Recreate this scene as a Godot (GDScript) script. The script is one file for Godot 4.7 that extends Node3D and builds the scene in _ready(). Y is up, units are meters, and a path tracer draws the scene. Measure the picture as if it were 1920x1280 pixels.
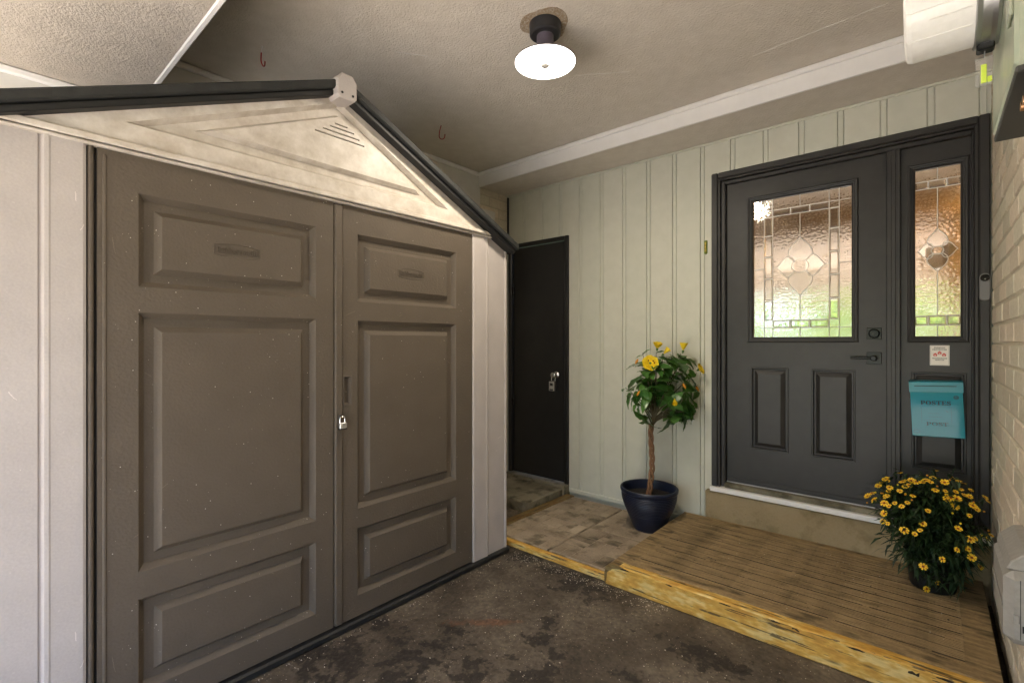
extends Node3D
# Carport with a moulded storage shed, a sage board wall, an entry door and potted plants.
# Metres, y up. The board wall stands in the plane z = 0, the shed front in x = -2.064, asphalt at y = 0.

const EYE := 1.347
const CEIL := 2.86
const SOFFIT := 2.74
const DROP := 2.561
const LEFT_X := -3.08
const BRICK_X := 0.227
const OPEN_Z := 6.2
const WALL_END := 4.3  # brick wall stopped short out of view to let in side daylight
const SHED_X := -2.064

var rng := RandomNumberGenerator.new()
var M := {}
var taken := {}


class MB:
	var v := PackedVector3Array()
	var n := PackedVector3Array()
	var uv := PackedVector2Array()
	var c := PackedColorArray()
	var tint := Color.WHITE
	var tinted := false

	func put(p: Vector3, nn: Vector3, by: Vector3) -> void:
		v.append(p)
		n.append(nn)
		var a := by.abs()
		if a.x >= a.y and a.x >= a.z:
			uv.append(Vector2(p.z, -p.y))
		elif a.y >= a.z:
			uv.append(Vector2(p.x, p.z))
		else:
			uv.append(Vector2(p.x, -p.y))
		c.append(tint)

	func tri(p: Vector3, q: Vector3, r: Vector3, out := Vector3.ZERO) -> void:
		var k := (r - p).cross(q - p)
		if k.length_squared() < 1e-16:
			return
		k = k.normalized()
		if out != Vector3.ZERO and k.dot(out) < 0.0:
			k = -k
			put(p, k, k); put(r, k, k); put(q, k, k)
		else:
			put(p, k, k); put(q, k, k); put(r, k, k)

	func quad(p: Vector3, q: Vector3, r: Vector3, s: Vector3, out := Vector3.ZERO) -> void:
		tri(p, q, r, out)
		tri(p, r, s, out)

	# smooth triangle with its own normals
	func stri(p: Vector3, q: Vector3, r: Vector3, a: Vector3, b: Vector3, d: Vector3) -> void:
		var k := (r - p).cross(q - p)
		if k.length_squared() < 1e-18:
			return
		if k.dot(a + b + d) < 0.0:
			put(p, a, k); put(r, d, k); put(q, b, k)
		else:
			put(p, a, k); put(q, b, k); put(r, d, k)

	func squad(p: Vector3, q: Vector3, r: Vector3, s: Vector3, a: Vector3, b: Vector3, d: Vector3, e: Vector3) -> void:
		stri(p, q, r, a, b, d)
		stri(p, r, s, a, d, e)

	# box with chamfered edges
	func box(lo: Vector3, hi: Vector3, ch := 0.0) -> void:
		var m := (lo + hi) / 2.0
		var h := (hi - lo) / 2.0
		var k := minf(ch, minf(h.x, minf(h.y, h.z)) * 0.95)
		for ax in 3:
			var b := (ax + 1) % 3
			var d := (ax + 2) % 3
			for s in [-1.0, 1.0]:
				var p := []
				for w in [[-1.0, -1.0], [1.0, -1.0], [1.0, 1.0], [-1.0, 1.0]]:
					var x := m
					x[ax] += s * h[ax]
					x[b] += w[0] * (h[b] - k)
					x[d] += w[1] * (h[d] - k)
					p.append(x)
				var o := Vector3.ZERO
				o[ax] = s
				quad(p[0], p[1], p[2], p[3], o)
			if k > 0.0:
				for s in [-1.0, 1.0]:
					for t in [-1.0, 1.0]:
						var p := []
						for w in [-1.0, 1.0]:
							var x := m
							x[ax] += w * (h[ax] - k)
							var y := x
							x[b] += s * h[b]
							x[d] += t * (h[d] - k)
							y[b] += s * (h[b] - k)
							y[d] += t * h[d]
							p.append(x)
							p.append(y)
						var o := Vector3.ZERO
						o[b] = s
						o[d] = t
						quad(p[0], p[1], p[3], p[2], o)
		if k > 0.0:
			for sx in [-1.0, 1.0]:
				for sy in [-1.0, 1.0]:
					for sz in [-1.0, 1.0]:
						var cr := m + Vector3(sx * h.x, sy * h.y, sz * h.z)
						tri(cr - Vector3(0, sy, sz) * k, cr - Vector3(sx, 0, sz) * k, cr - Vector3(sx, sy, 0) * k, Vector3(sx, sy, sz))

	# turned shape round the local y axis; profile of (radius, height)
	func lathe(prof: Array, seg: int, t := Transform3D(), smooth := false) -> void:
		var nr := []
		for i in prof.size() - 1:
			var d: Vector2 = prof[i + 1] - prof[i]
			nr.append(Vector2(d.y, -d.x).normalized())
		for i in prof.size() - 1:
			var n0: Vector2 = nr[i]
			var n1: Vector2 = nr[i]
			if smooth:
				if i > 0: n0 = (nr[i] + nr[i - 1]).normalized()
				if i < nr.size() - 1: n1 = (nr[i] + nr[i + 1]).normalized()
			for j in seg:
				var a := TAU * j / seg
				var b := TAU * (j + 1) / seg
				var f := func(p: Vector2, w: float) -> Vector3: return t * Vector3(p.x * cos(w), p.y, p.x * sin(w))
				var g := func(p: Vector2, w: float) -> Vector3: return (t.basis * Vector3(p.x * cos(w), p.y, p.x * sin(w))).normalized()
				squad(f.call(prof[i], a), f.call(prof[i], b), f.call(prof[i + 1], b), f.call(prof[i + 1], a), g.call(n0, a), g.call(n0, b), g.call(n1, b), g.call(n1, a))

	func tube(pts: Array, rad: Array, seg := 8, caps := true) -> void:
		var up := Vector3.UP
		var rings := []
		var nrm := []
		for i in pts.size():
			var d: Vector3 = (pts[mini(i + 1, pts.size() - 1)] - pts[maxi(i - 1, 0)]).normalized()
			if i == 0 and absf(d.dot(up)) > 0.9:
				up = Vector3.RIGHT
			up = (up - d * up.dot(d)).normalized()
			var sd := d.cross(up)
			var ring := []
			var rn := []
			for j in seg:
				var w := TAU * j / seg
				var o := up * cos(w) + sd * sin(w)
				ring.append(pts[i] + o * rad[mini(i, rad.size() - 1)])
				rn.append(o)
			rings.append(ring)
			nrm.append(rn)
		for i in pts.size() - 1:
			for j in seg:
				var k := (j + 1) % seg
				squad(rings[i][j], rings[i][k], rings[i + 1][k], rings[i + 1][j], nrm[i][j], nrm[i][k], nrm[i + 1][k], nrm[i + 1][j])
		if caps:
			for e in [0, pts.size() - 1]:
				var o: Vector3 = (pts[0] - pts[1]) if e == 0 else (pts[e] - pts[e - 1])
				for j in seg:
					tri(pts[e], rings[e][j], rings[e][(j + 1) % seg], o)

	# polygon (u, v) pushed out from depth a to depth b along the frame's z, with an optional chamfer at b
	func prism(poly: PackedVector2Array, t: Transform3D, a: float, b: float, ch := 0.0) -> void:
		var top := poly
		if ch > 0.0:
			var got := Geometry2D.offset_polygon(poly, -ch)
			if got.size() and got[0].size() == poly.size():
				# keep vertex order aligned
				var best := 0
				var bd := 1e9
				for i in poly.size():
					var dd: float = got[0][i].distance_to(poly[0])
					if dd < bd:
						bd = dd
						best = i
				top = PackedVector2Array()
				for i in poly.size():
					top.append(got[0][(i + best) % poly.size()])
		var at := func(p: Vector2, d: float) -> Vector3: return t * Vector3(p.x, p.y, d)
		var tris := Geometry2D.triangulate_polygon(top)
		for i in range(0, tris.size(), 3):
			tri(at.call(top[tris[i]], b), at.call(top[tris[i + 1]], b), at.call(top[tris[i + 2]], b), t.basis.z * signf(b - a))
		tris = Geometry2D.triangulate_polygon(poly)
		for i in range(0, tris.size(), 3):
			tri(at.call(poly[tris[i]], a), at.call(poly[tris[i + 1]], a), at.call(poly[tris[i + 2]], a), t.basis.z * signf(a - b))
		var area := 0.0
		for i in poly.size():
			area += poly[i].cross(poly[(i + 1) % poly.size()])
		for i in poly.size():
			var j := (i + 1) % poly.size()
			var e := poly[j] - poly[i]
			var o2 := Vector2(e.y, -e.x) * signf(area)
			var o := t.basis * Vector3(o2.x, o2.y, 0)
			var mid := b - signf(b - a) * ch if top != poly else b
			quad(at.call(poly[i], a), at.call(poly[j], a), at.call(poly[j], mid), at.call(poly[i], mid), o)
			if top != poly:
				quad(at.call(poly[i], mid), at.call(poly[j], mid), at.call(top[j], b), at.call(top[i], b), o)

	# flat sheet with rectangular holes, in a frame (u, v, out)
	func plate(t: Transform3D, r: Rect2, holes: Array, d := 0.0) -> void:
		var xs := [r.position.x, r.end.x]
		var ys := [r.position.y, r.end.y]
		for h: Rect2 in holes:
			xs.append_array([h.position.x, h.end.x])
			ys.append_array([h.position.y, h.end.y])
		xs.sort()
		ys.sort()
		for i in xs.size() - 1:
			for j in ys.size() - 1:
				if xs[i + 1] - xs[i] < 1e-5 or ys[j + 1] - ys[j] < 1e-5:
					continue
				var m := Vector2((xs[i] + xs[i + 1]) / 2, (ys[j] + ys[j + 1]) / 2)
				if not r.has_point(m) or holes.any(func(h: Rect2): return h.has_point(m)):
					continue
				quad(t * Vector3(xs[i], ys[j], d), t * Vector3(xs[i + 1], ys[j], d), t * Vector3(xs[i + 1], ys[j + 1], d), t * Vector3(xs[i], ys[j + 1], d), t.basis.z)

	# nested rectangles, each [inset, depth], joined by sloping bands; the last one is closed
	func relief(t: Transform3D, r: Rect2, rings: Array, cap := true) -> void:
		for i in rings.size() - 1:
			var p := corners(r, rings[i][0])
			var q := corners(r, rings[i + 1][0])
			for k in 4:
				var l := (k + 1) % 4
				quad(t * Vector3(p[k].x, p[k].y, rings[i][1]), t * Vector3(p[l].x, p[l].y, rings[i][1]), t * Vector3(q[l].x, q[l].y, rings[i + 1][1]), t * Vector3(q[k].x, q[k].y, rings[i + 1][1]))
		if cap:
			var e: Array = rings[-1]
			var p := corners(r, e[0])
			quad(t * Vector3(p[0].x, p[0].y, e[1]), t * Vector3(p[1].x, p[1].y, e[1]), t * Vector3(p[2].x, p[2].y, e[1]), t * Vector3(p[3].x, p[3].y, e[1]), t.basis.z)

	func corners(r: Rect2, i: float) -> Array:
		return [r.position + Vector2(i, i), Vector2(r.end.x - i, r.position.y + i), r.end - Vector2(i, i), Vector2(r.position.x + i, r.end.y - i)]

	func mesh(base := Vector3.ZERO) -> ArrayMesh:
		var a := []
		a.resize(Mesh.ARRAY_MAX)
		if base != Vector3.ZERO:
			for i in v.size():
				v[i] -= base
		a[Mesh.ARRAY_VERTEX] = v
		a[Mesh.ARRAY_NORMAL] = n
		a[Mesh.ARRAY_TEX_UV] = uv
		if tinted:
			a[Mesh.ARRAY_COLOR] = c
		var am := ArrayMesh.new()
		am.add_surface_from_arrays(Mesh.PRIMITIVE_TRIANGLES, a)
		return am


# ---------------------------------------------------------------- nodes
func numbered(called: String) -> String:
	if not taken.has(called):
		taken[called] = 0
		return called
	taken[called] += 1
	return "%s_%03d" % [called, taken[called]]


func meta(o: Node, label := "", category := "", group := "", kind := "") -> Node:
	if label: o.set_meta("label", label)
	if category: o.set_meta("category", category)
	if group: o.set_meta("group", group)
	if kind: o.set_meta("kind", kind)
	return o


func thing(called: String, label: String, category: String, at: Vector3, group := "") -> Node3D:
	var o := Node3D.new()
	o.name = numbered(called)
	add_child(o)
	o.position = at
	meta(o, label, category, group)
	return o


func base_of(o: Node) -> Vector3:
	var p := Vector3.ZERO
	while o != self and o is Node3D:
		p += o.position
		o = o.get_parent()
	return p


# one mesh, its points given in the world
func part(called: String, mb: MB, mat: Material, parent: Node) -> MeshInstance3D:
	var o := MeshInstance3D.new()
	o.name = called if parent != self else numbered(called)
	o.mesh = mb.mesh(base_of(parent))
	o.material_override = mat
	parent.add_child(o, true)
	return o


func boxpart(called: String, lo: Vector3, hi: Vector3, ch: float, mat: Material, parent: Node) -> MeshInstance3D:
	var mb := MB.new()
	mb.box(lo, hi, ch)
	return part(called, mb, mat, parent)


func group_node(called: String, parent: Node) -> Node3D:
	var o := Node3D.new()
	o.name = called
	parent.add_child(o, true)
	return o


func words(called: String, text: String, size: float, t: Transform3D, depth: float, mat: Material, parent: Node, font_names: Array = ["Droid Sans"], weight := 400, width := 0.0) -> MeshInstance3D:
	var f := SystemFont.new()
	f.font_names = PackedStringArray(font_names)
	f.font_weight = weight
	var tm := TextMesh.new()
	tm.text = text
	tm.font = f
	tm.font_size = 64
	tm.pixel_size = size / 64.0
	tm.depth = depth
	tm.curve_step = 2.0
	var o := MeshInstance3D.new()
	o.name = called
	o.mesh = tm
	o.material_override = mat
	parent.add_child(o, true)
	if width > 0.0:
		var have := tm.get_aabb().size.x
		if have > 0.0:
			t = t * Transform3D(Basis.from_scale(Vector3(width / have, 1, 1)), Vector3.ZERO)
	o.transform = Transform3D(t.basis, t.origin - base_of(parent))
	return o


# ---------------------------------------------------------------- materials
func lin(r: float, g: float, b: float) -> Color:
	return Color(r, g, b).linear_to_srgb()


func noise(sd: int, freq: float, type := FastNoiseLite.TYPE_SIMPLEX_SMOOTH, oct := 4, gain := 0.5) -> FastNoiseLite:
	var f := FastNoiseLite.new()
	f.seed = sd
	f.frequency = freq
	f.noise_type = type
	f.fractal_octaves = oct
	f.fractal_gain = gain
	f.fractal_type = FastNoiseLite.FRACTAL_FBM if oct > 1 else FastNoiseLite.FRACTAL_NONE
	return f


func bytes(sd: int, freq: float, w: int, h: int, oct := 4, type := FastNoiseLite.TYPE_SIMPLEX_SMOOTH) -> PackedByteArray:
	var im := noise(sd, freq, type, oct).get_seamless_image(w, h, false, false, 0.12)
	im.convert(Image.FORMAT_L8)
	return im.get_data()


func noise_bytes(sd: int, freq: float, s: int, oct: int, gain: float) -> PackedByteArray:
	var im := noise(sd, freq, FastNoiseLite.TYPE_SIMPLEX_SMOOTH, oct, gain).get_seamless_image(s, s, false, false, 0.12)
	im.convert(Image.FORMAT_L8)
	return im.get_data()


func stretched(sd: int, freq: float, w: int, h: int, narrow: int, oct := 3) -> PackedByteArray:
	var im := noise(sd, freq, FastNoiseLite.TYPE_SIMPLEX_SMOOTH, oct).get_seamless_image(w / narrow, h, false, false, 0.12)
	im.convert(Image.FORMAT_L8)
	im.resize(w, h, Image.INTERPOLATE_CUBIC)
	return im.get_data()


func noise_tex(f: FastNoiseLite, size := 512, ramp: Gradient = null) -> ImageTexture:
	var im := f.get_seamless_image(size, size, false, false, 0.12)
	im.convert(Image.FORMAT_L8)
	if ramp == null:
		return ImageTexture.create_from_image(im)
	var lut := []
	for i in 256:
		var c := ramp.sample(i / 255.0)
		lut.append([int(c.r * 255), int(c.g * 255), int(c.b * 255)])
	var src := im.get_data()
	var out := PackedByteArray()
	out.resize(size * size * 3)
	for i in src.size():
		var e: Array = lut[src[i]]
		out[i * 3] = e[0]
		out[i * 3 + 1] = e[1]
		out[i * 3 + 2] = e[2]
	return ImageTexture.create_from_image(Image.create_from_data(size, size, false, Image.FORMAT_RGB8, out))


func ramp(stops: Array) -> Gradient:
	var g := Gradient.new()
	var o := PackedFloat32Array()
	var c := PackedColorArray()
	for s in stops:
		o.append(s[0])
		c.append(s[1])
	g.offsets = o
	g.colors = c
	return g


func flat(called: String, col: Color, rough := 0.6, metal := 0.0) -> StandardMaterial3D:
	var m := StandardMaterial3D.new()
	m.resource_name = called
	m.albedo_color = col
	m.roughness = rough
	m.metallic = metal
	return m


# paint or plaster: a colour that wanders between two tones, a rough grain on top. scale = metres that one texture covers
func mottled(called: String, a: Color, b: Color, scale: float, rough: float, sd: int, freq := 0.012, bump: Texture2D = null, bump_cm := 0.0, bump_scale := 0.0) -> StandardMaterial3D:
	var m := flat(called, Color.WHITE, rough)
	m.albedo_texture = noise_tex(noise(sd, freq, FastNoiseLite.TYPE_SIMPLEX_SMOOTH, 5, 0.6), 512, ramp([[0.15, a], [0.85, b]]))
	m.uv1_scale = Vector3.ONE / scale
	if bump:
		m.heightmap_enabled = true
		m.heightmap_texture = bump
		m.heightmap_scale = bump_cm
	return m


func picture(w: int, h: int, data: PackedByteArray) -> ImageTexture:
	return ImageTexture.create_from_image(Image.create_from_data(w, h, false, Image.FORMAT_RGB8, data))


func bumped(m: StandardMaterial3D, tex: Texture2D, cm: float) -> StandardMaterial3D:
	m.heightmap_enabled = true
	m.heightmap_texture = tex
	m.heightmap_scale = cm
	return m


func make_materials() -> void:
	var stipple := noise_tex(noise(11, 0.055, FastNoiseLite.TYPE_SIMPLEX_SMOOTH, 4, 0.75), 512)
	var grain := noise_tex(noise(12, 0.18, FastNoiseLite.TYPE_SIMPLEX_SMOOTH, 3, 0.7), 512)
	var brushed := noise_tex(noise(13, 0.03, FastNoiseLite.TYPE_PERLIN, 5, 0.7), 512)
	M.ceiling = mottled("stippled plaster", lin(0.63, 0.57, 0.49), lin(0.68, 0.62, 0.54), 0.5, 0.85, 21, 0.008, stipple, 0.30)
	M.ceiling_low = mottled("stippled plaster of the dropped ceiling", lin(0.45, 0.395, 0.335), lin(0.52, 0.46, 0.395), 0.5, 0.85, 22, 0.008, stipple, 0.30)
	M.white = mottled("white trim paint", lin(0.79, 0.765, 0.74), lin(0.84, 0.815, 0.79), 1.1, 0.5, 23, 0.01, brushed, 0.04)
	M.white_wall = mottled("white wall paint", lin(0.60, 0.575, 0.53), lin(0.66, 0.64, 0.60), 1.5, 0.7, 24, 0.01, brushed, 0.06)
	M.sage = mottled("sage paint", lin(0.555, 0.555, 0.465), lin(0.595, 0.59, 0.50), 0.9, 0.5, 25, 0.011, brushed, 0.05)
	M.sage_b = mottled("sage paint, second coat", lin(0.57, 0.56, 0.47), lin(0.61, 0.60, 0.51), 1.3, 0.5, 26, 0.02, brushed, 0.05)
	M.sage_metal = mottled("sage painted steel", lin(0.33, 0.38, 0.29), lin(0.42, 0.43, 0.33), 0.5, 0.3, 27, 0.012, brushed, 0.03)
	M.black_paint = mottled("charcoal door paint", lin(0.022, 0.0205, 0.0195), lin(0.028, 0.0265, 0.025), 0.8, 0.45, 28, 0.012, brushed, 0.035)
	M.dark_door = mottled("black satin paint", lin(0.015, 0.0148, 0.0145), lin(0.020, 0.0195, 0.019), 0.9, 0.36, 29, 0.01, brushed, 0.03)
	M.hardware = flat("black hardware", lin(0.018, 0.018, 0.018), 0.3, 0.6)
	M.chrome = flat("chrome", lin(0.75, 0.75, 0.75), 0.12, 1.0)
	M.steel = flat("galvanised steel", lin(0.5, 0.5, 0.5), 0.35, 1.0)
	M.came = flat("zinc came", lin(0.80, 0.78, 0.73), 0.35, 0.3)  # pale paint-like tone stands in for bright reflections on the zinc
	M.black_rubber = flat("black plastic", lin(0.012, 0.012, 0.012), 0.6)
	M.seal_and_gap_shade = flat("black rubber and gap shade", lin(0.012, 0.012, 0.012), 0.8)  # black rubber and small parts, also painted shade of gaps and holes
	M.shed_door = shed_plastic("brown moulded plastic", Vector3(0.112, 0.090, 0.068), 31, 0.00030)
	bumped(M.shed_door, grain, 0.16)
	M.shed_cream = shed_plastic("cream moulded plastic", Vector3(0.46, 0.415, 0.39), 32, 0.00004)
	bumped(M.shed_cream, grain, 0.045)
	M.gable = gable_plastic()
	M.roof = mottled("dark grey roof plastic", lin(0.012, 0.0125, 0.012), lin(0.024, 0.025, 0.023), 0.6, 0.7, 33, 0.02, grain, 0.06)
	M.roof_lip = flat("black roof lip", lin(0.008, 0.008, 0.008), 0.55)
	M.brick = []
	for i in 5:
		var k := 0.90 + 0.05 * i
		var w := [0.0, 0.02, -0.012, 0.03, 0.0][i] as float
		M.brick.append(mottled("painted brick %d" % i, lin(0.54 * k + w, 0.48 * k, 0.365 * k), lin(0.64 * k + w, 0.58 * k, 0.46 * k), 0.35, 0.75, 40 + i, 0.02, brushed, 0.25))
	M.groove_dirt = flat("packed dirt", lin(0.03, 0.019, 0.010), 0.95)
	M.mortar = mottled("painted mortar", lin(0.44, 0.385, 0.285), lin(0.53, 0.475, 0.365), 0.4, 0.85, 46, 0.03, grain, 0.12)
	M.riser = concrete("stained concrete step", Vector3(0.27, 0.20, 0.105), Vector3(0.37, 0.285, 0.165), 51, 1, 0.16)
	M.slab = concrete("dirty concrete landing", Vector3(0.17, 0.112, 0.050), Vector3(0.38, 0.265, 0.125), 52, 8)
	M.paver = []
	for i in 3:
		M.paver.append(concrete("worn paver %d" % i, Vector3(0.22, 0.168, 0.112) * (0.92 + 0.12 * i), Vector3(0.45, 0.36, 0.255) * (0.92 + 0.10 * i), 53 + i))
	M.sill_stone = concrete("old concrete sill", Vector3(0.13, 0.112, 0.072), Vector3(0.25, 0.22, 0.155), 57)
	M.timber = wood("yellow pressure treated timber", Vector3(0.68, 0.40, 0.075), 61)
	M.timber_dark = wood("weathered timber", Vector3(0.20, 0.125, 0.04), 62)
	M.asphalt = asphalt()
	M.apron = mottled("pale bounce apron", lin(0.46, 0.43, 0.38), lin(0.54, 0.51, 0.46), 2.0, 0.85, 70, 0.02)
	M.lawn = mottled("lawn", lin(0.05, 0.085, 0.02), lin(0.09, 0.13, 0.04), 3.0, 0.9, 71, 0.05)
	M.pot = mottled("navy glazed plastic", lin(0.006, 0.010, 0.026), lin(0.010, 0.015, 0.036), 0.2, 0.38, 72, 0.03, grain, 0.02)
	M.nursery = flat("black nursery pot", lin(0.006, 0.006, 0.006), 0.5)
	M.soil = mottled("potting soil", lin(0.008, 0.006, 0.004), lin(0.03, 0.02, 0.013), 0.1, 0.95, 73, 0.05, grain, 0.5)
	M.bark = mottled("braided bark", lin(0.15, 0.070, 0.030), lin(0.30, 0.16, 0.08), 0.08, 0.8, 74, 0.04, grain, 0.1)
	M.twig = flat("green twig", lin(0.07, 0.055, 0.025), 0.7)
	M.leaf = []
	for i in 3:
		var l := flat("hibiscus leaf %d" % i, lin([0.032, 0.052, 0.080][i], [0.100, 0.145, 0.195][i], [0.020, 0.028, 0.036][i]), 0.3)
		l.backlight_enabled = true
		l.backlight = lin(0.10, 0.16, 0.03)
		M.leaf.append(l)
	M.fine_leaf = flat("coreopsis leaf", lin(0.030, 0.060, 0.018), 0.55)
	M.fine_leaf.vertex_color_use_as_albedo = true
	M.fine_leaf.albedo_color = Color.WHITE
	M.yellow = flat("yellow petal", lin(0.86, 0.65, 0.02), 0.6)
	M.yellow.backlight_enabled = true
	M.yellow.backlight = lin(0.4, 0.3, 0.02)
	M.petal = flat("coreopsis petal", Color.WHITE, 0.6)
	M.petal.vertex_color_use_as_albedo = true
	M.petal_core = flat("dark red flower eye", lin(0.22, 0.06, 0.008), 0.8)
	M.orange_bud = flat("orange bud", lin(0.62, 0.25, 0.015), 0.6)
	M.teal = flat("teal enamel", lin(0.010, 0.22, 0.29), 0.35)
	M.teal.clearcoat_enabled = true
	M.teal.clearcoat = 0.3
	M.teal.clearcoat_roughness = 0.06
	M.print_ink = flat("black print", lin(0.012, 0.02, 0.024), 0.8)
	M.sticker = flat("sticker paper", lin(0.78, 0.74, 0.68), 0.45)
	M.red_ink = flat("red print", lin(0.55, 0.04, 0.02), 0.5)
	M.grey_plastic = mottled("grey utility plastic", lin(0.29, 0.275, 0.245), lin(0.35, 0.33, 0.30), 0.3, 0.5, 75, 0.02, grain, 0.03)
	M.meter_white = mottled("white meter plastic", lin(0.74, 0.72, 0.68), lin(0.80, 0.78, 0.74), 0.3, 0.3, 76, 0.02, brushed, 0.02)
	M.doorbell = flat("grey doorbell plastic", lin(0.17, 0.17, 0.17), 0.4)
	M.lens = flat("black lens glass", lin(0.006, 0.006, 0.006), 0.08)
	M.level_green = flat("green level plastic", lin(0.16, 0.21, 0.02), 0.4)
	M.level_vial = flat("amber level liquid", lin(0.55, 0.42, 0.10), 0.15)
	M.red_vinyl = flat("red vinyl", lin(0.36, 0.015, 0.008), 0.4)
	M.brass = flat("brass", lin(0.6, 0.42, 0.2), 0.3, 1.0)
	M.underside_grey = flat("dark grey underside", lin(0.05, 0.05, 0.047), 0.5, 0.3)
	M.copper = flat("copper lug", lin(0.55, 0.30, 0.16), 0.35, 1.0)
	M.neon_tag = flat("neon yellow tag", lin(0.62, 0.80, 0.02), 0.4)
	M.lamp_body = flat("dark lamp metal", lin(0.035, 0.034, 0.036), 0.4, 0.4)
	M.lamp_shade = flat("grey violet lamp shade", lin(0.115, 0.095, 0.12), 0.45, 0.2)
	M.lamp_glow = flat("lamp diffuser", lin(0.85, 0.85, 0.85), 0.5)
	M.lamp_glow.emission_enabled = true
	M.lamp_glow.emission = Color(1.0, 0.97, 0.92)
	M.lamp_glow.emission_energy_multiplier = 1.1
	M.sensor = flat("lamp sensor eye", lin(0.55, 0.52, 0.46), 0.3)
	M.patch = mottled("old fixture mark", lin(0.30, 0.20, 0.11), lin(0.50, 0.44, 0.36), 0.25, 0.9, 77, 0.03, stipple, 0.4)
	M.glass_rough = glass("hammered glass", 0.04, 0.45, true)
	M.glass_clear = glass("bevelled glass", 0.03, 0.50, false)
	M.tag_clear = flat("clear plastic", Color(0.9, 0.9, 0.9, 0.08), 0.1)
	M.tag_clear.transparency = BaseMaterial3D.TRANSPARENCY_ALPHA
	M.hall_wall = mottled("warm hall wall", lin(0.42, 0.29, 0.13), lin(0.48, 0.34, 0.16), 1.0, 0.8, 78, 0.01)
	M.hall_floor = mottled("hall floor wood", lin(0.16, 0.09, 0.04), lin(0.24, 0.14, 0.07), 1.0, 0.4, 79, 0.01)
	M.hall_glow = flat("hall lamp glass", lin(0.8, 0.7, 0.5), 0.5)
	M.hall_glow.emission_enabled = true
	M.hall_glow.emission = Color(1.0, 0.78, 0.42)
	M.hall_glow.emission_energy_multiplier = 3.0
	M.fence = mottled("stucco", lin(0.5, 0.45, 0.4), lin(0.56, 0.5, 0.45), 1.0, 0.8, 80, 0.01)
	M.tree_leaf = flat("tree leaf", lin(0.075, 0.12, 0.025), 0.6)
	M.tree_leaf.backlight_enabled = true
	M.tree_leaf.backlight = lin(0.2, 0.3, 0.05)
	M.trunk = flat("tree bark", lin(0.09, 0.065, 0.045), 0.9)


func glass(called: String, rough: float, alpha: float, hammered: bool) -> StandardMaterial3D:
	var m := flat(called, Color(0.97, 0.95, 0.92, alpha), rough, 1.0)
	var im := Image.create(4, 4, false, Image.FORMAT_RGB8)
	im.fill(Color.WHITE)
	m.albedo_texture = ImageTexture.create_from_image(im)
	m.transparency = BaseMaterial3D.TRANSPARENCY_ALPHA
	if hammered:
		bumped(m, noise_tex(noise(91, 0.05, FastNoiseLite.TYPE_CELLULAR, 1, 0.5), 256), 0.042)
		m.uv1_scale = Vector3.ONE / 0.22
	return m


# moulded plastic: one even colour with faint scuffs and a few pale specks of dust and paint
func shed_plastic(called: String, c: Vector3, sd: int, specks: float) -> StandardMaterial3D:
	var s := 1024
	var a := bytes(sd, 0.006, s, s, 5)
	var b := bytes(sd + 100, 0.15, s, s, 2)
	var st := stretched(sd + 200, 0.05, s, s, 1, 4)
	var out := PackedByteArray()
	out.resize(s * s * 3)
	var r := RandomNumberGenerator.new()
	r.seed = sd
	var lut := []
	for i in 512:
		var k := i / 256.0
		var col := lin(c.x * k, c.y * k, c.z * k)
		lut.append([int(col.r * 255), int(col.g * 255), int(col.b * 255)])
	for i in s * s:
		var k := 0.90 + 0.12 * a[i] / 255.0 + 0.10 * (b[i] / 255.0 - 0.5) + (0.10 if st[i] > 226 else 0.0)
		var e: Array = lut[clampi(int(k * 256), 0, 511)]
		out[i * 3] = e[0]; out[i * 3 + 1] = e[1]; out[i * 3 + 2] = e[2]
	for i in int(s * s * specks):
		var x := r.randi() % s
		var y := r.randi() % s
		var q := 1 + (1 if r.randf() < 0.25 else 0)
		for dx in q:
			for dy in q:
				var p := (((y + dy) % s) * s + (x + dx) % s) * 3
				out[p] = 205; out[p + 1] = 198; out[p + 2] = 188
	for k in 16:
		# hairline scratches
		var p := Vector2(r.randf() * s, r.randf() * s)
		var d := Vector2.from_angle(r.randf() * TAU)
		for w in 8 + r.randi() % 34:
			p += d
			d = d.rotated(r.randf_range(-0.06, 0.06))
			var at := ((int(p.y) + s) % s * s + (int(p.x) + s) % s) * 3
			for h in 3:
				out[at + h] = mini(255, int(out[at + h] * 1.25) + 6)
	var m := flat(called, Color.WHITE, 0.58)
	m.albedo_texture = picture(s, s, out)
	m.metallic_specular = 0.35
	m.uv1_scale = Vector3.ONE / 1.4
	return m


# cream plastic with wiped, cloudy smears of dirt
func gable_plastic() -> StandardMaterial3D:
	var s := 1024
	var a := noise_bytes(311, 0.008, s, 8, 0.7)
	var b := stretched(312, 0.02, s, s, 4, 5)
	var d := noise_bytes(313, 0.02, s, 7, 0.7)
	var out := PackedByteArray()
	out.resize(s * s * 3)
	for i in s * s:
		var k := clampf((a[i] * 0.55 + b[i] * 0.25 + d[i] * 0.20) / 255.0 * 1.9 - 0.42, 0.0, 1.0)
		var c := lin(lerpf(0.45, 0.66, k), lerpf(0.39, 0.605, k), lerpf(0.32, 0.54, k))
		out[i * 3] = int(c.r * 255); out[i * 3 + 1] = int(c.g * 255); out[i * 3 + 2] = int(c.b * 255)
	var m := flat("smeared cream plastic", Color.WHITE, 0.42)
	m.albedo_texture = picture(s, s, out)
	m.uv1_scale = Vector3.ONE / 1.1
	return m


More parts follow.
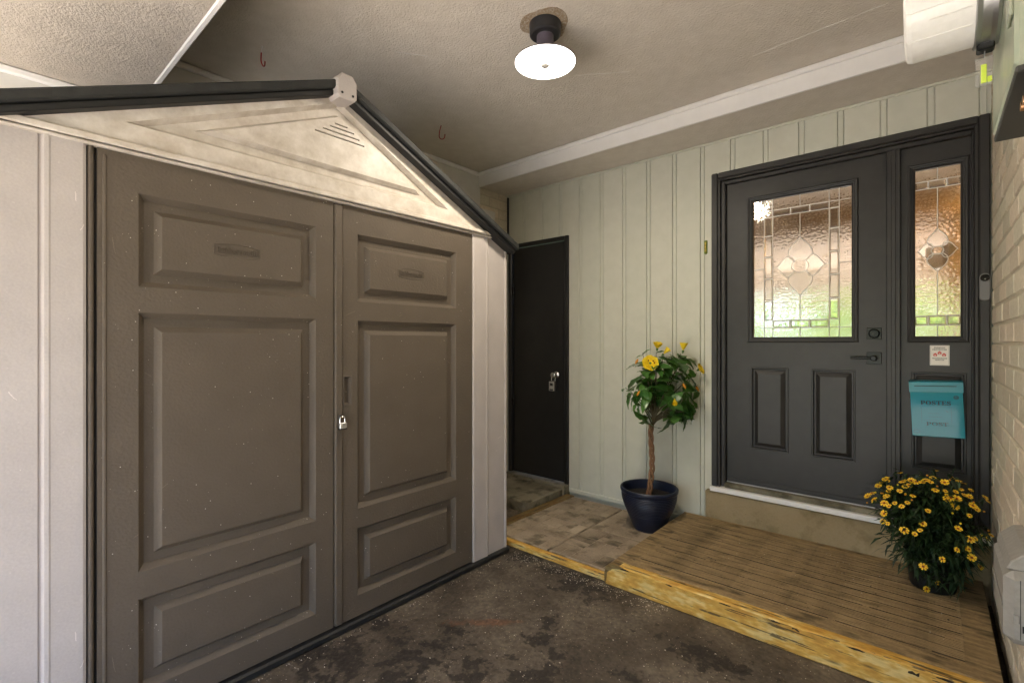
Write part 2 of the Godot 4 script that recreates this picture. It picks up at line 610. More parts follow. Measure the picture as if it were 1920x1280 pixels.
func concrete(called: String, lo: Vector3, hi: Vector3, sd: int, streak := 1, stain := 0.38) -> StandardMaterial3D:
	var s := 768
	var a := bytes(sd, 0.005, s, s, 6) if streak == 1 else stretched(sd, 0.055, s, s, streak, 5)
	var b := bytes(sd + 50, 0.11, s, s, 3)
	var d := bytes(sd + 90, 0.011, s, s, 6) if streak == 1 else stretched(sd + 90, 0.03, s, s, 3, 6)
	var w := bytes(sd + 130, 0.004, s, s, 5) if streak == 1 else bytes(sd + 131, 0.02, s, s, 6)
	var out := PackedByteArray()
	out.resize(s * s * 3)
	var lut := []
	for i in 256:
		var v := lo.lerp(hi, i / 255.0)
		var c := lin(v.x, v.y, v.z)
		lut.append([int(c.r * 255), int(c.g * 255), int(c.b * 255)])
	for i in s * s:
		var k := 0.5 + (a[i] - 128) / 255.0 * 1.0 + (b[i] - 128) / 255.0 * 0.40 + (w[i] - 128) / 255.0 * 0.5
		var dark := clampf((d[i] - 140) / 90.0, 0.0, 1.0)
		var e: Array = lut[int(clampf(k, 0.0, 1.0) * 255)]
		var f := 1.0 - stain * dark
		out[i * 3] = int(e[0] * f); out[i * 3 + 1] = int(e[1] * f); out[i * 3 + 2] = int(e[2] * f * (1.0 - 0.06 * dark))
	var r := RandomNumberGenerator.new()
	r.seed = sd
	for k in 420:
		var p := (r.randi() % (s * s - 2)) * 3
		var pale: bool = r.randf() < 0.35
		for h in 3:
			out[p + h] = 180 - h * 12 if pale else int(out[p + h] * 0.4)
	var m := flat(called, Color.WHITE, 0.85)
	m.albedo_texture = picture(s, s, out)
	m.uv1_scale = Vector3.ONE / 1.5
	bumped(m, ImageTexture.create_from_image(Image.create_from_data(s, s, false, Image.FORMAT_L8, b)), 0.16)
	return m


# planed softwood: grain along u, knots, weathered dark flecks
func wood(called: String, c: Vector3, sd: int) -> StandardMaterial3D:
	var w := 1024
	var h := 512
	var a := stretched(sd, 0.03, w, h, 8, 4)
	var b := bytes(sd + 20, 0.008, w, h, 5)
	var f := stretched(sd + 40, 0.018, w, h, 6, 6)
	var e2 := stretched(sd + 60, 0.10, w, h, 16, 2)
	var p2 := bytes(sd + 80, 0.03, w, h, 5)
	var out := PackedByteArray()
	out.resize(w * h * 3)
	var knots := []
	var r := RandomNumberGenerator.new()
	r.seed = sd
	for k in 9:
		knots.append(Vector3(r.randf() * w, r.randf() * h, r.randf_range(9, 16)))
	for y in h:
		for x in w:
			var i := y * w + x
			var g := 0.78 + 0.22 * a[i] / 255.0 + 0.12 * e2[i] / 255.0
			var pale := clampf((b[i] - 128 + (p2[i] - 128) * 0.5) / 80.0, -1.0, 1.0)
			var col := c * g
			col = col.lerp(Vector3(0.70, 0.54, 0.22) * (c.x / 0.62) * g, clampf(pale, 0.0, 1.0) * 0.75)
			col = col.lerp(Vector3(0.50, 0.24, 0.035) * (c.x / 0.62) * g, clampf(-pale, 0.0, 1.0) * 0.6)
			var fl := clampf((f[i] - 182 + (e2[i] - 128) * 0.5 + (p2[i] - 128) * 0.35) / 16.0, 0.0, 1.0)
			col = col.lerp(Vector3(0.05, 0.03, 0.014), fl * 0.85)
			col *= 0.86 + 0.28 * p2[i] / 255.0
			for q: Vector3 in knots:
				var e := Vector2((x - q.x) * 0.5, y - q.y).length()
				if e < q.z:
					col = col.lerp(Vector3(0.06, 0.03, 0.01), (1.0 - e / q.z) * 0.9)
			var s := lin(col.x, col.y, col.z)
			out[i * 3] = int(s.r * 255); out[i * 3 + 1] = int(s.g * 255); out[i * 3 + 2] = int(s.b * 255)
	var m := flat(called, Color.WHITE, 0.7)
	m.albedo_texture = picture(w, h, out)
	m.uv1_scale = Vector3(1.0 / 1.7, 1.0 / 0.34, 1)
	bumped(m, ImageTexture.create_from_image(Image.create_from_data(w, h, false, Image.FORMAT_L8, a)), 0.12)
	return m


# old asphalt: brown grey, pale stones, oil stains and one rusty scrape where the photograph has them. 3 m across, from (-2.6, 0.9)
func asphalt() -> StandardMaterial3D:
	var s := 1024
	var a := noise_bytes(401, 0.006, s, 7, 0.62)
	var b := bytes(402, 0.10, s, s, 3)
	var d := noise_bytes(403, 0.022, s, 7, 0.68)
	var spots := [
		[-1.90, 2.42, 0.24, 0.16], [-1.72, 2.20, 0.16, 0.10], [-1.66, 2.03, 0.09, 0.12], [-1.44, 2.08, 0.085, 0.07], [-1.40, 1.60, 0.05, 0.05],
		[-1.47, 1.20, 0.20, 0.11], [-1.62, 1.16, 0.14, 0.09], [-1.70, 1.95, 0.07, 0.04], [-1.30, 1.75, 0.09, 0.05], [-2.0, 2.15, 0.10, 0.05],
		[-1.15, 1.95, 0.16, 0.09], [-0.9, 1.7, 0.10, 0.05], [-1.95, 1.15, 0.16, 0.09], [-1.6, 2.35, 0.12, 0.09], [-0.75, 1.35, 0.22, 0.08], [-1.25, 2.35, 0.12, 0.06]]
	var out := PackedByteArray()
	out.resize(s * s * 3)
	for y in s:
		var near := spots.filter(func(q): return absf(0.9 + 3.0 * y / s - q[1]) < 1.6 * q[3])
		for x in s:
			var i := y * s + x
			var k := clampf(0.5 + (a[i] - 128) / 150.0, 0.0, 1.0)
			var g := 0.80 + 0.55 * (b[i] / 255.0 - 0.5) + 0.7 * (d[i] / 255.0 - 0.5)
			var col := Vector3(0.070, 0.053, 0.036).lerp(Vector3(0.175, 0.140, 0.100), k) * g
			var px := -2.6 + 3.0 * x / s
			var pz := 0.9 + 3.0 * y / s
			var oil := 0.0
			for q in near:
				var e := Vector2((px - q[0]) / q[2], (pz - q[1]) / q[3]).length()
				if e < 1.6:
					oil = maxf(oil, clampf((1.12 - e + (d[i] - 128) / 70.0 + (a[i] - 128) / 260.0 + (b[i] - 128) / 240.0) * 1.7, 0.0, 1.0))
			oil = maxf(oil, clampf((d[i] - 165) / 60.0, 0.0, 0.6))
			col = col.lerp(Vector3(0.016, 0.011, 0.008) * (0.4 + 1.3 * b[i] / 255.0), oil * 0.9)
			# the rusty scrape beside the shed
			var al := Vector2(px + 1.62, pz - 1.80).rotated(0.75)
			var ru := clampf((1.0 - Vector2(al.x / 0.20, al.y / 0.035).length() + (d[i] - 128) / 180.0) * 2.2, 0.0, 1.0)
			col = col.lerp(Vector3(0.20, 0.085, 0.04) * g, ru * 0.6)
			var c := lin(col.x, col.y, col.z)
			out[i * 3] = int(c.r * 255); out[i * 3 + 1] = int(c.g * 255); out[i * 3 + 2] = int(c.b * 255)
	var r := RandomNumberGenerator.new()
	r.seed = 9
	for k in 9000:
		var p := (r.randi() % (s * s - 2)) * 3
		var v := r.randf()
		for h in 3:
			out[p + h] = clampi(int(out[p + h] * (1.3 + v)) + int(46 * v * v), 0, 210)
	var m := flat("stained asphalt", Color.WHITE, 0.72)
	m.albedo_texture = picture(s, s, out)
	m.uv1_scale = Vector3.ONE / 3.0
	m.uv1_offset = Vector3(2.6 / 3.0, -0.9 / 3.0, 0)
	bumped(m, ImageTexture.create_from_image(Image.create_from_data(s, s, false, Image.FORMAT_L8, b)), 0.35)
	return m


# ---------------------------------------------------------------- frames: u to the right, v up, z out of the surface
func facing_z(z: float) -> Transform3D:
	return Transform3D(Basis(Vector3.RIGHT, Vector3.UP, Vector3.BACK), Vector3(0, 0, z))


# a surface that faces +x: u runs towards -z
func facing_x(x: float) -> Transform3D:
	return Transform3D(Basis(Vector3(0, 0, -1), Vector3.UP, Vector3.RIGHT), Vector3(x, 0, 0))


func R(x0: float, y0: float, x1: float, y1: float) -> Rect2:
	return Rect2(minf(x0, x1), minf(y0, y1), absf(x1 - x0), absf(y1 - y0))


# ---------------------------------------------------------------- the shell of the carport
func build_shell() -> void:
	var lawn := MB.new()
	lawn.quad(Vector3(-220, -0.03, -220), Vector3(220, -0.03, -220), Vector3(220, -0.03, 220), Vector3(-220, -0.03, 220), Vector3.UP)
	meta(part("lawn", lawn, M.lawn, self), "", "", "", "structure")
	var drive := MB.new()
	drive.box(Vector3(-3.3, -0.2, -0.3), Vector3(0.6, 0.0, 4.0))
	meta(part("driveway", drive, M.asphalt, self), "", "", "", "structure")

	var apron := MB.new()  # ground added out of view, kept pale to bounce sunlight inside
	apron.box(Vector3(-5.5, -0.2, 4.002), Vector3(4.5, -0.001, 11.5))
	meta(part("bounce_apron", apron, M.apron, self), "", "", "", "structure")

	# ceiling: main plaster, lowered strip over the board wall with its white fascia, lowered bay behind the camera
	var c := thing("ceiling", "stippled beige carport ceiling with white trim boards", "ceiling", Vector3(-1.4, CEIL, 1.6))
	c.set_meta("kind", "structure")
	boxpart("plaster", Vector3(-3.4, CEIL, -0.3), Vector3(0.7, CEIL + 0.25, OPEN_Z + 0.2), 0.0, M.ceiling, c)
	boxpart("soffit", Vector3(LEFT_X - 0.1, SOFFIT, -0.2), Vector3(BRICK_X + 0.1, CEIL, 0.372), 0.0, M.ceiling, c)
	boxpart("fascia", Vector3(LEFT_X, SOFFIT - 0.006, 0.374), Vector3(BRICK_X, CEIL - 0.03, 0.392), 0.003, M.white, c)
	boxpart("trim", Vector3(LEFT_X, CEIL - 0.032, 0.374), Vector3(BRICK_X, CEIL - 0.001, 0.412), 0.008, M.white, c)
	boxpart("trim", Vector3(LEFT_X - 0.001, CEIL - 0.034, 0.412), Vector3(LEFT_X + 0.026, CEIL - 0.001, 2.86), 0.007, M.white, c)
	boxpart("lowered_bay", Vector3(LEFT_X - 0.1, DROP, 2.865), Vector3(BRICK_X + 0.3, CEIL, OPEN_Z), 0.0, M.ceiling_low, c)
	boxpart("corner_bead", Vector3(LEFT_X, DROP - 0.006, 2.842), Vector3(BRICK_X, DROP + 0.05, 2.864), 0.004, M.white, c)
	boxpart("trim", Vector3(LEFT_X - 0.001, DROP - 0.036, 2.868), Vector3(LEFT_X + 0.026, DROP - 0.001, OPEN_Z), 0.007, M.white, c)
	boxpart("wall_trim", Vector3(LEFT_X, SOFFIT - 0.016, 0.001), Vector3(BRICK_X, SOFFIT - 0.001, 0.016), 0.004, M.sage_b, c)
	boxpart("header_beam", Vector3(LEFT_X - 0.1, 2.06, OPEN_Z - 0.16), Vector3(0.7, DROP - 0.002, OPEN_Z + 0.2), 0.004, M.white_wall, c)
	boxpart("header_beam", Vector3(BRICK_X + 0.01, 2.06, WALL_END + 0.002), Vector3(0.6, DROP - 0.002, OPEN_Z - 0.161), 0.004, M.white_wall, c)  # unseen beam over the side opening made to let in daylight
	# hairline seams of the plaster boards, drawn as thin ridges
	for s in [[Vector3(-0.72, 0, 0.70), Vector3(-0.15, 0, 0.735)], [Vector3(-1.53, 0, 1.16), Vector3(-1.28, 0, 0.99)], [Vector3(-1.75, 0, 1.33), Vector3(-1.60, 0, 1.22)], [Vector3(-2.02, 0, 1.83), Vector3(-2.12, 0, 1.97)]]:
		var a: Vector3 = s[0]
		var b: Vector3 = s[1]
		var pts := []
		for i in 9:
			var p := a.lerp(b, i / 8.0)
			pts.append(Vector3(p.x, CEIL - 0.0002, p.z + rng.randf_range(-0.002, 0.002)))
		var mb := MB.new()
		mb.tube(pts, [0.0012, 0.002, 0.0014, 0.002, 0.0016, 0.0022, 0.001, 0.0018, 0.001], 6)
		part("plaster_seam", mb, M.white_wall, c)
	var pm := MB.new()
	var poly := PackedVector2Array()
	for i in 26:
		var w := TAU * i / 26
		var rr := 0.112 + 0.012 * sin(3 * w + 0.6) + rng.randf_range(-0.005, 0.006)
		poly.append(Vector2(cos(w), sin(w)) * rr)
	pm.prism(poly, Transform3D(Basis(Vector3.RIGHT, Vector3.BACK, Vector3.DOWN), Vector3(-1.394, CEIL, 1.629)), -0.01, 0.0025)
	part("old_fixture_mark", pm, M.patch, c)

	# left wall: white plaster, a brick return in the corner
	var w := thing("plaster_wall", "white painted wall behind the shed under the ceiling trim", "wall", Vector3(LEFT_X, 0, 3.0))
	var wm := MB.new()
	wm.box(Vector3(LEFT_X - 0.2, 0, 0.372), Vector3(LEFT_X, CEIL, OPEN_Z))
	part("plaster", wm, M.white_wall, w)
	boxpart("white_panel", Vector3(LEFT_X - 0.05, 0.3, 0.194), Vector3(LEFT_X + 0.022, 2.545, 0.3715), 0.003, M.white_wall, w)
	brick_wall("brick_return", "short painted brick return in the corner above the black door", Transform3D(Basis(Vector3(0, 0, -1), Vector3.UP, Vector3.RIGHT), Vector3(LEFT_X, 0, 0)), -0.37, 0.0, 0.0, SOFFIT, -0.37, 0.0, 1.85)
	brick_wall("brick_wall", "cream painted brick wall beside the entry door", Transform3D(Basis(Vector3(0, 0, 1), Vector3.UP, Vector3.LEFT), Vector3(BRICK_X, 0, 0)), 0.0, WALL_END, 0.0, CEIL, 0.0, 1.32, 0.0)
	build_board_wall()
	build_hall()


# bricks from u0 to u1 and v0 to v1 in the frame t; those within a..b and above low are pieces, the rest joined
func brick_wall(called: String, label: String, t: Transform3D, u0: float, u1: float, v0: float, v1: float, a: float, b: float, low: float) -> void:
	var w := thing(called, label, "wall", t * Vector3((u0 + u1) / 2, 0, 0))
	var core := MB.new()
	var p := t * Vector3(u0, v0, -0.2)
	var q := t * Vector3(u1, v1, -0.006)
	core.box(p.min(q), p.max(q))
	part("mortar", core, M.mortar, w)
	var rest := MB.new()
	var pitch := 0.0895
	var row := 0
	var v := v0
	var shapes := {}
	while v < v1 - 0.02:
		var top := minf(v + pitch - 0.010, v1 - 0.002)
		var u := u0 - (0.128 if row % 2 else 0.0)
		while u < u1:
			var l := maxf(u, u0 + 0.001)
			var r := minf(u + 0.246, u1 - 0.001)
			if r - l > 0.02:
				var proud := 0.0 + rng.randf_range(-0.0016, 0.0012)
				var lo := Vector3(l, v + rng.randf_range(-0.001, 0.001), -0.03)
				var hi := Vector3(r, top + rng.randf_range(-0.001, 0.001), proud)
				var mb := rest
				var own := (l + r) / 2 > a and (l + r) / 2 < b and v >= low
				if own:
					mb = MB.new()
				var p0 := t * lo
				var p1 := t * hi
				mb.box(p0.min(p1), p0.max(p1), 0.005)
				if own:
					part("brick", mb, M.brick[rng.randi() % 5], w)
			u += 0.256
		v += pitch
		row += 1
	if rest.v.size():
		var o := part("far_bricks", rest, M.brick[2], w)
		o.set_meta("kind", "stuff")


func build_board_wall() -> void:
	var w := thing("board_wall", "sage green vertical board wall with narrow grooved battens", "wall", Vector3(-1.6, 0, 0))
	# backing with the openings of the two doors left free
	var bk := MB.new()
	var t := facing_z(-0.012)
	var holes := [R(-3.06, 0.0, -2.37, 2.262), R(-1.15, 0.0, 0.215, 2.50)]
	bk.plate(t, R(LEFT_X - 0.2, 0.0, BRICK_X + 0.3, SOFFIT + 0.1), holes)
	bk.plate(facing_z(-0.16), R(LEFT_X - 0.2, 0.0, BRICK_X + 0.3, SOFFIT + 0.1), holes)
	part("backing", bk, M.sage_b, w)
	var step := 0.2043
	for k in range(-1, 16):
		var right := 0.008 - k * step
		# narrow batten between two boards
		strip(w, "batten", right - 0.0265, right - 0.0015, -0.0035, 0.0018, M.sage)
		strip(w, "board", right - step + 0.0015, right - 0.0295, 0.0 + rng.randf_range(-0.0006, 0.0006), 0.004, [M.sage, M.sage_b][k & 1])
	boxpart("base_trim", Vector3(-2.362, 0.052, -0.01), Vector3(-1.205, 0.086, 0.011), 0.004, M.sage_b, w)
	boxpart("dark_corner_strip", Vector3(LEFT_X + 0.0015, 2.268, -0.01), Vector3(LEFT_X + 0.016, SOFFIT - 0.017, 0.012), 0.003, M.seal_and_gap_shade, w)  # narrow dark strip drawn down the wall corner


# an upright board with chamfered sides; it stops at the door openings
func strip(w: Node, called: String, x0: float, x1: float, z: float, ch: float, mat: Material) -> void:
	x0 = maxf(x0, LEFT_X + 0.002)
	x1 = minf(x1, 0.2175 if x0 < 0.21 else -9.0)
	if x1 - x0 < 0.008:
		return
	var spans := []
	var lo := 0.05
	for d in [[-3.06, -2.368, 2.265], [-1.158, 0.218, 2.505]]:
		if x0 >= d[0] - 0.03 and x1 <= d[1] + 0.012:
			lo = d[2]
	spans.append([x0, x1, lo])
	for d in [[-3.06, -2.368, 2.265], [-1.158, 0.218, 2.505]]:
		if lo < 1.0 and x0 < d[1] and x1 > d[0]:
			spans = [[x0, x1, d[2]]]
			if x0 < d[0]:
				spans.append([x0, d[0], 0.05, d[2]])
			if x1 > d[1]:
				spans.append([d[1], x1, 0.05, d[2]])
	var mb := MB.new()
	for s in spans:
		var a: float = s[0]
		var b: float = s[1]
		var l: float = ch if a == x0 else 0.0
		var r: float = ch if b == x1 else 0.0
		var poly := PackedVector2Array([Vector2(a, -0.012), Vector2(b, -0.012), Vector2(b, z - r), Vector2(b - r * 0.7, z), Vector2(a + l * 0.7, z), Vector2(a, z - l)])
		if r == 0.0: poly.remove_at(3)
		if l == 0.0: poly.remove_at(poly.size() - 1)
		mb.prism(poly, Transform3D(Basis(Vector3.RIGHT, Vector3.BACK, Vector3.UP), Vector3.ZERO), s[2], s[3] if s.size() > 3 else SOFFIT - 0.001)
	part(called, mb, mat, w)


func build_hall() -> void:
	var h := thing("hallway", "dim warm hallway seen through the entry door glass", "room", Vector3(-0.5, 0.32, -1.8))
	h.set_meta("kind", "structure")
	boxpart("floor", Vector3(-1.8, 0.2, -3.4), Vector3(0.9, 0.36, -0.161), 0.0, M.hall_floor, h)
	boxpart("ceiling", Vector3(-1.8, 2.6, -3.4), Vector3(0.9, 2.7, -0.161), 0.0, M.hall_wall, h)
	boxpart("wall", Vector3(-1.9, 0.2, -3.4), Vector3(-1.8, 2.7, -0.161), 0.0, M.hall_wall, h)
	boxpart("wall", Vector3(0.9, 0.2, -3.4), Vector3(1.0, 2.7, -0.161), 0.0, M.hall_wall, h)
	boxpart("wall", Vector3(-1.9, 0.2, -3.5), Vector3(1.0, 2.7, -3.4), 0.0, M.hall_wall, h)
	var l := thing("hall_lamp", "warm glowing globe lamp inside the hallway beyond the sidelight", "lamp", Vector3(0.60, 2.60, -2.6))
	var g := MB.new()
	var prof := []
	for i in 13:
		var a := -PI / 2 + PI * i / 12
		prof.append(Vector2(maxf(0.0, cos(a)) * 0.11, 2.42 + sin(a) * 0.10))
	g.lathe(prof, 20, Transform3D(Basis(), Vector3(0.60, 0, -2.6)), true)
	part("lamp_globe", g, M.hall_glow, l)
	var cp := MB.new()
	cp.lathe([Vector2(0.06, 2.51), Vector2(0.07, 2.5999), Vector2(0, 2.5999)], 20, Transform3D(Basis(), Vector3(0.60, 0, -2.6)))
	part("lamp_cap", cp, M.brass, l)
	var om := OmniLight3D.new()
	om.name = "hall_lamp_light"
	om.position = Vector3(0, -0.18, 0)
	om.light_color = Color(1.0, 0.76, 0.42)
	om.light_energy = HALL
	om.light_size = 0.08
	om.omni_range = 8.0
	om.omni_attenuation = 2.0
	om.shadow_enabled = true
	l.add_child(om)


# ---------------------------------------------------------------- storage shed
const PANELS := [[1.536, 1.857], [0.552, 1.447], [0.139, 0.458]]
const RINGS := [[0.0, 0.0], [0.019, -0.024], [0.048, -0.024], [0.068, -0.001]]


func build_shed() -> void:
	var s := thing("storage_shed", "brown and cream moulded plastic storage shed with gabled roof", "shed", Vector3(-2.56, 0, 2.32))
	var x := SHED_X
	var z0 := 1.152
	var z1 := 3.478
	boxpart("base", Vector3(-3.05, 0.0, z0 - 0.006), Vector3(x + 0.022, 0.034, z1 + 0.006), 0.008, M.black_rubber, s)
	# side and back walls
	boxpart("side_wall", Vector3(-3.05, 0.034, z0 + 0.002), Vector3(x - 0.002, 2.0, z0 + 0.03), 0.0, M.shed_cream, s)
	boxpart("side_wall", Vector3(-3.05, 0.034, z1 - 0.03), Vector3(x - 0.002, 2.0, z1 - 0.002), 0.0, M.shed_cream, s)
	boxpart("back_wall", Vector3(-3.06, 0.034, z0 + 0.03), Vector3(-3.04, 2.0, z1 - 0.03), 0.0, M.shed_cream, s)
	# front pillars: two flat fields with a step and a rounded corner post
	for side in 2:
		var mb := MB.new()
		var a := z0 if side == 0 else z1
		var d := 1.0 if side == 0 else -1.0
		var span := 0.308 if side == 0 else 0.282
		var f := func(k: float) -> float: return a + d * k
		var prof := [[0.0, -0.03], [0.0, -0.006], [0.006, 0.004], [0.016, 0.006], [0.024, 0.002], [0.026, -0.006], [0.029, -0.006], [0.031, 0.0], [0.168, 0.0], [0.172, -0.004], [0.176, -0.004], [0.182, 0.007], [0.192, 0.008], [0.197, 0.006], [span - 0.01, 0.006], [span - 0.002, 0.002], [span, -0.03]]
		for i in prof.size() - 1:
			var p: Array = prof[i]
			var q: Array = prof[i + 1]
			mb.quad(Vector3(x + p[1], 0.034, f.call(p[0])), Vector3(x + p[1], 2.004, f.call(p[0])), Vector3(x + q[1], 2.004, f.call(q[0])), Vector3(x + q[1], 0.034, f.call(q[0])), Vector3(1, 0, -d * 0.3 if i < 3 else (d * 0.3 if i > 13 else 0.0)))
		part("pillar", mb, M.shed_cream, s)
	# hinge channel left of the door
	boxpart("hinge_channel", Vector3(x - 0.03, 0.034, 3.170), Vector3(x - 0.012, 2.0, 3.196), 0.0, M.black_rubber, s)
	var hp := MB.new()
	hp.tube([Vector3(x - 0.004, 0.036, 3.186), Vector3(x - 0.004, 1.995, 3.186)], [0.008], 10)
	part("hinge_post", hp, M.shed_door, s)
	hp = MB.new()
	hp.tube([Vector3(x - 0.006, 0.036, 1.4635), Vector3(x - 0.006, 1.995, 1.4635)], [0.005], 10)
	part("hinge_post", hp, M.shed_door, s)
	shed_door(s, 3.170, 2.343, 3.061, 2.426, true)
	shed_door(s, 2.297, 1.4685, 2.220, 1.590, false)

	# gable
	var apex := Vector2(-2.325, 2.50)
	var t := facing_x(x + 0.02)
	var L := Vector2(-z1 - 0.02, 2.008)
	var Rr := Vector2(-z0 - 0.03, 2.008)
	var g := MB.new()
	var tri0 := [Vector2(-3.10, 2.083), Vector2(-2.325, 2.436), Vector2(-1.665, 2.083)]
	# face round the sunken triangle
	var outer := [L, apex, Rr]
	for i in 3:
		var j := (i + 1) % 3
		g.quad(t * v3(outer[i], 0), t * v3(outer[j], 0), t * v3(tri0[j], 0), t * v3(tri0[i], 0), Vector3.RIGHT)
	var ina := incentre(tri0[0], tri0[1], tri0[2])
	var steps := [[0.0, 0.0], [0.085, -0.026], [0.27, -0.026], [0.345, -0.001]]
	for k in 3:
		for i in 3:
			var j := (i + 1) % 3
			var p0: Vector2 = tri0[i].lerp(ina, steps[k][0])
			var p1: Vector2 = tri0[j].lerp(ina, steps[k][0])
			var q0: Vector2 = tri0[i].lerp(ina, steps[k + 1][0])
			var q1: Vector2 = tri0[j].lerp(ina, steps[k + 1][0])
			g.quad(t * v3(p0, steps[k][1]), t * v3(p1, steps[k][1]), t * v3(q1, steps[k + 1][1]), t * v3(q0, steps[k + 1][1]), Vector3.RIGHT)
	# inner field, cut through by the vent slots
	var fl: Vector2 = tri0[0].lerp(ina, 0.345)
	var fa: Vector2 = tri0[1].lerp(ina, 0.345)
	var fr: Vector2 = tri0[2].lerp(ina, 0.345)
	var slots := [[2.440, 2.196, 2.276], [2.404, 2.222, 2.297], [2.370, 2.250, 2.318], [2.346, 2.284, 2.336]]
	var cuts := [fl.y]
	for sl in slots:
		cuts.append_array([sl[2] - 0.003, sl[2] + 0.003])
	cuts.append(fa.y)
	for k in cuts.size() - 1:
		var ya: float = cuts[k]
		var yb: float = cuts[k + 1]
		var ea := [lerpf(fl.x, fa.x, (ya - fl.y) / (fa.y - fl.y)), lerpf(fr.x, fa.x, (ya - fl.y) / (fa.y - fl.y))]
		var eb := [lerpf(fl.x, fa.x, (yb - fl.y) / (fa.y - fl.y)), lerpf(fr.x, fa.x, (yb - fl.y) / (fa.y - fl.y))]
		var runs := [[ea[0], ea[1], eb[0], eb[1]]]
		if k % 2 == 1:
			var sl: Array = slots[(k - 1) / 2]
			runs = [[ea[0], -sl[0], eb[0], -sl[0]], [-sl[1], ea[1], -sl[1], eb[1]]]
			# cheeks of the slot
			for yy in [ya, yb]:
				g.quad(t * Vector3(-sl[0], yy, -0.001), t * Vector3(-sl[1], yy, -0.001), t * Vector3(-sl[1], yy, -0.012), t * Vector3(-sl[0], yy, -0.012), Vector3.UP if yy == ya else Vector3.DOWN)
		for r in runs:
			g.quad(t * Vector3(r[0], ya, -0.001), t * Vector3(r[1], ya, -0.001), t * Vector3(r[3], yb, -0.001), t * Vector3(r[2], yb, -0.001), Vector3.RIGHT)
	# underside and back
	g.quad(t * v3(L, 0), t * v3(Rr, 0), t * v3(Rr, -0.05), t * v3(L, -0.05), Vector3.DOWN)
	part("gable_panel", g, M.gable, s)
	var lip := MB.new()
	lip.box(Vector3(x + 0.021, 1.994, z0 - 0.004), Vector3(x + 0.034, 2.016, z1 + 0.01), 0.004)
	lip.box(Vector3(x - 0.02, 1.984, z0 - 0.002), Vector3(x + 0.020, 1.9935, z1 + 0.01), 0.003)
	part("gable_lip", lip, M.gable, s)
	var back := MB.new()
	back.prism(PackedVector2Array([L, Rr, apex]), facing_x(-3.04), 0.0, 0.02)
	part("back_gable", back, M.shed_cream, s)
	# roof: two sloping slabs, a lip under each front edge
	for side in 2:
		var e: float = -1.125 if side == 0 else -3.53
		var y := 1.963 if side == 0 else 2.001
		var ap := Vector2(-2.325, 2.525)
		var ed := Vector2(e, y)
		var dn := Vector2(0, -0.038)
		var poly := PackedVector2Array([ap, ed, ed + dn, ap + dn])
		var mb := MB.new()
		mb.prism(poly, facing_x(-3.06), 0.0, 3.06 + x + 0.085, 0.006)
		part("roof", mb, M.roof, s)
		var l2 := MB.new()
		var d2 := Vector2(0, -0.040)
		var in2 := (ap - ed).normalized() * 0.02
		l2.prism(PackedVector2Array([ap + d2, ed + in2 + d2, ed + in2 + d2 * 1.6, ap + d2 * 1.6]), facing_x(x - 0.02), 0.0, 0.085, 0.003)
		part("roof_lip", l2, M.roof_lip, s)
	var cap := MB.new()
	cap.prism(PackedVector2Array([Vector2(-2.378, 2.438), Vector2(-2.366, 2.424), Vector2(-2.294, 2.424), Vector2(-2.282, 2.438), Vector2(-2.282, 2.508), Vector2(-2.302, 2.536), Vector2(-2.356, 2.536), Vector2(-2.378, 2.508)]), facing_x(x - 0.05), 0.0, 0.150, 0.005)
	var cpn := part("ridge_cap", cap, M.shed_cream, s)
	for zz in [2.304, 2.356]:
		var sc := MB.new()
		sc.lathe([Vector2(0.0055, 0), Vector2(0.0055, 0.002), Vector2(0, 0.002)], 10, Transform3D(Basis(Vector3.UP, Vector3.RIGHT, Vector3.FORWARD), Vector3(x + 0.1002, 2.446, zz)))
		part("screw", sc, M.seal_and_gap_shade, cpn)

	# padlock on its hasp
	var hb := MB.new()
	hb.box(Vector3(x + 0.010, 0.985, 2.312), Vector3(x + 0.016, 1.012, 2.324), 0.002)
	part("hasp", hb, M.hardware, s)
	var pl := thing("padlock", "small silver laminated padlock hanging between the shed doors", "padlock", Vector3(x + 0.03, 0.948, 2.312))
	boxpart("lock_body", Vector3(x + 0.017, 0.948, 2.296), Vector3(x + 0.037, 0.976, 2.330), 0.004, M.steel, pl)
	for i in 5:
		boxpart("laminate", Vector3(x + 0.0158, 0.9505 + i * 0.0052, 2.295), Vector3(x + 0.0382, 0.9535 + i * 0.0052, 2.331), 0.001, M.chrome, pl)
	boxpart("bumper", Vector3(x + 0.0155, 0.9445, 2.2945), Vector3(x + 0.0385, 0.9495, 2.3315), 0.002, M.black_rubber, pl)
	var sh := MB.new()
	var pts := []
	pts.append(Vector3(x + 0.026, 0.974, 2.301))
	for i in 9:
		var a := PI * i / 8
		pts.append(Vector3(x + 0.026, 0.992 + sin(a) * 0.012, 2.313 - cos(a) * 0.012))
	pts.append(Vector3(x + 0.026, 0.974, 2.325))
	sh.tube(pts, [0.0032], 8)
	part("shackle", sh, M.chrome, pl)


func v3(p: Vector2, d: float) -> Vector3:
	return Vector3(p.x, p.y, d)


func incentre(a: Vector2, b: Vector2, c: Vector2) -> Vector2:
	var la := b.distance_to(c)
	var lb := a.distance_to(c)
	var lc := a.distance_to(b)
	return (a * la + b * lb + c * lc) / (la + lb + lc)


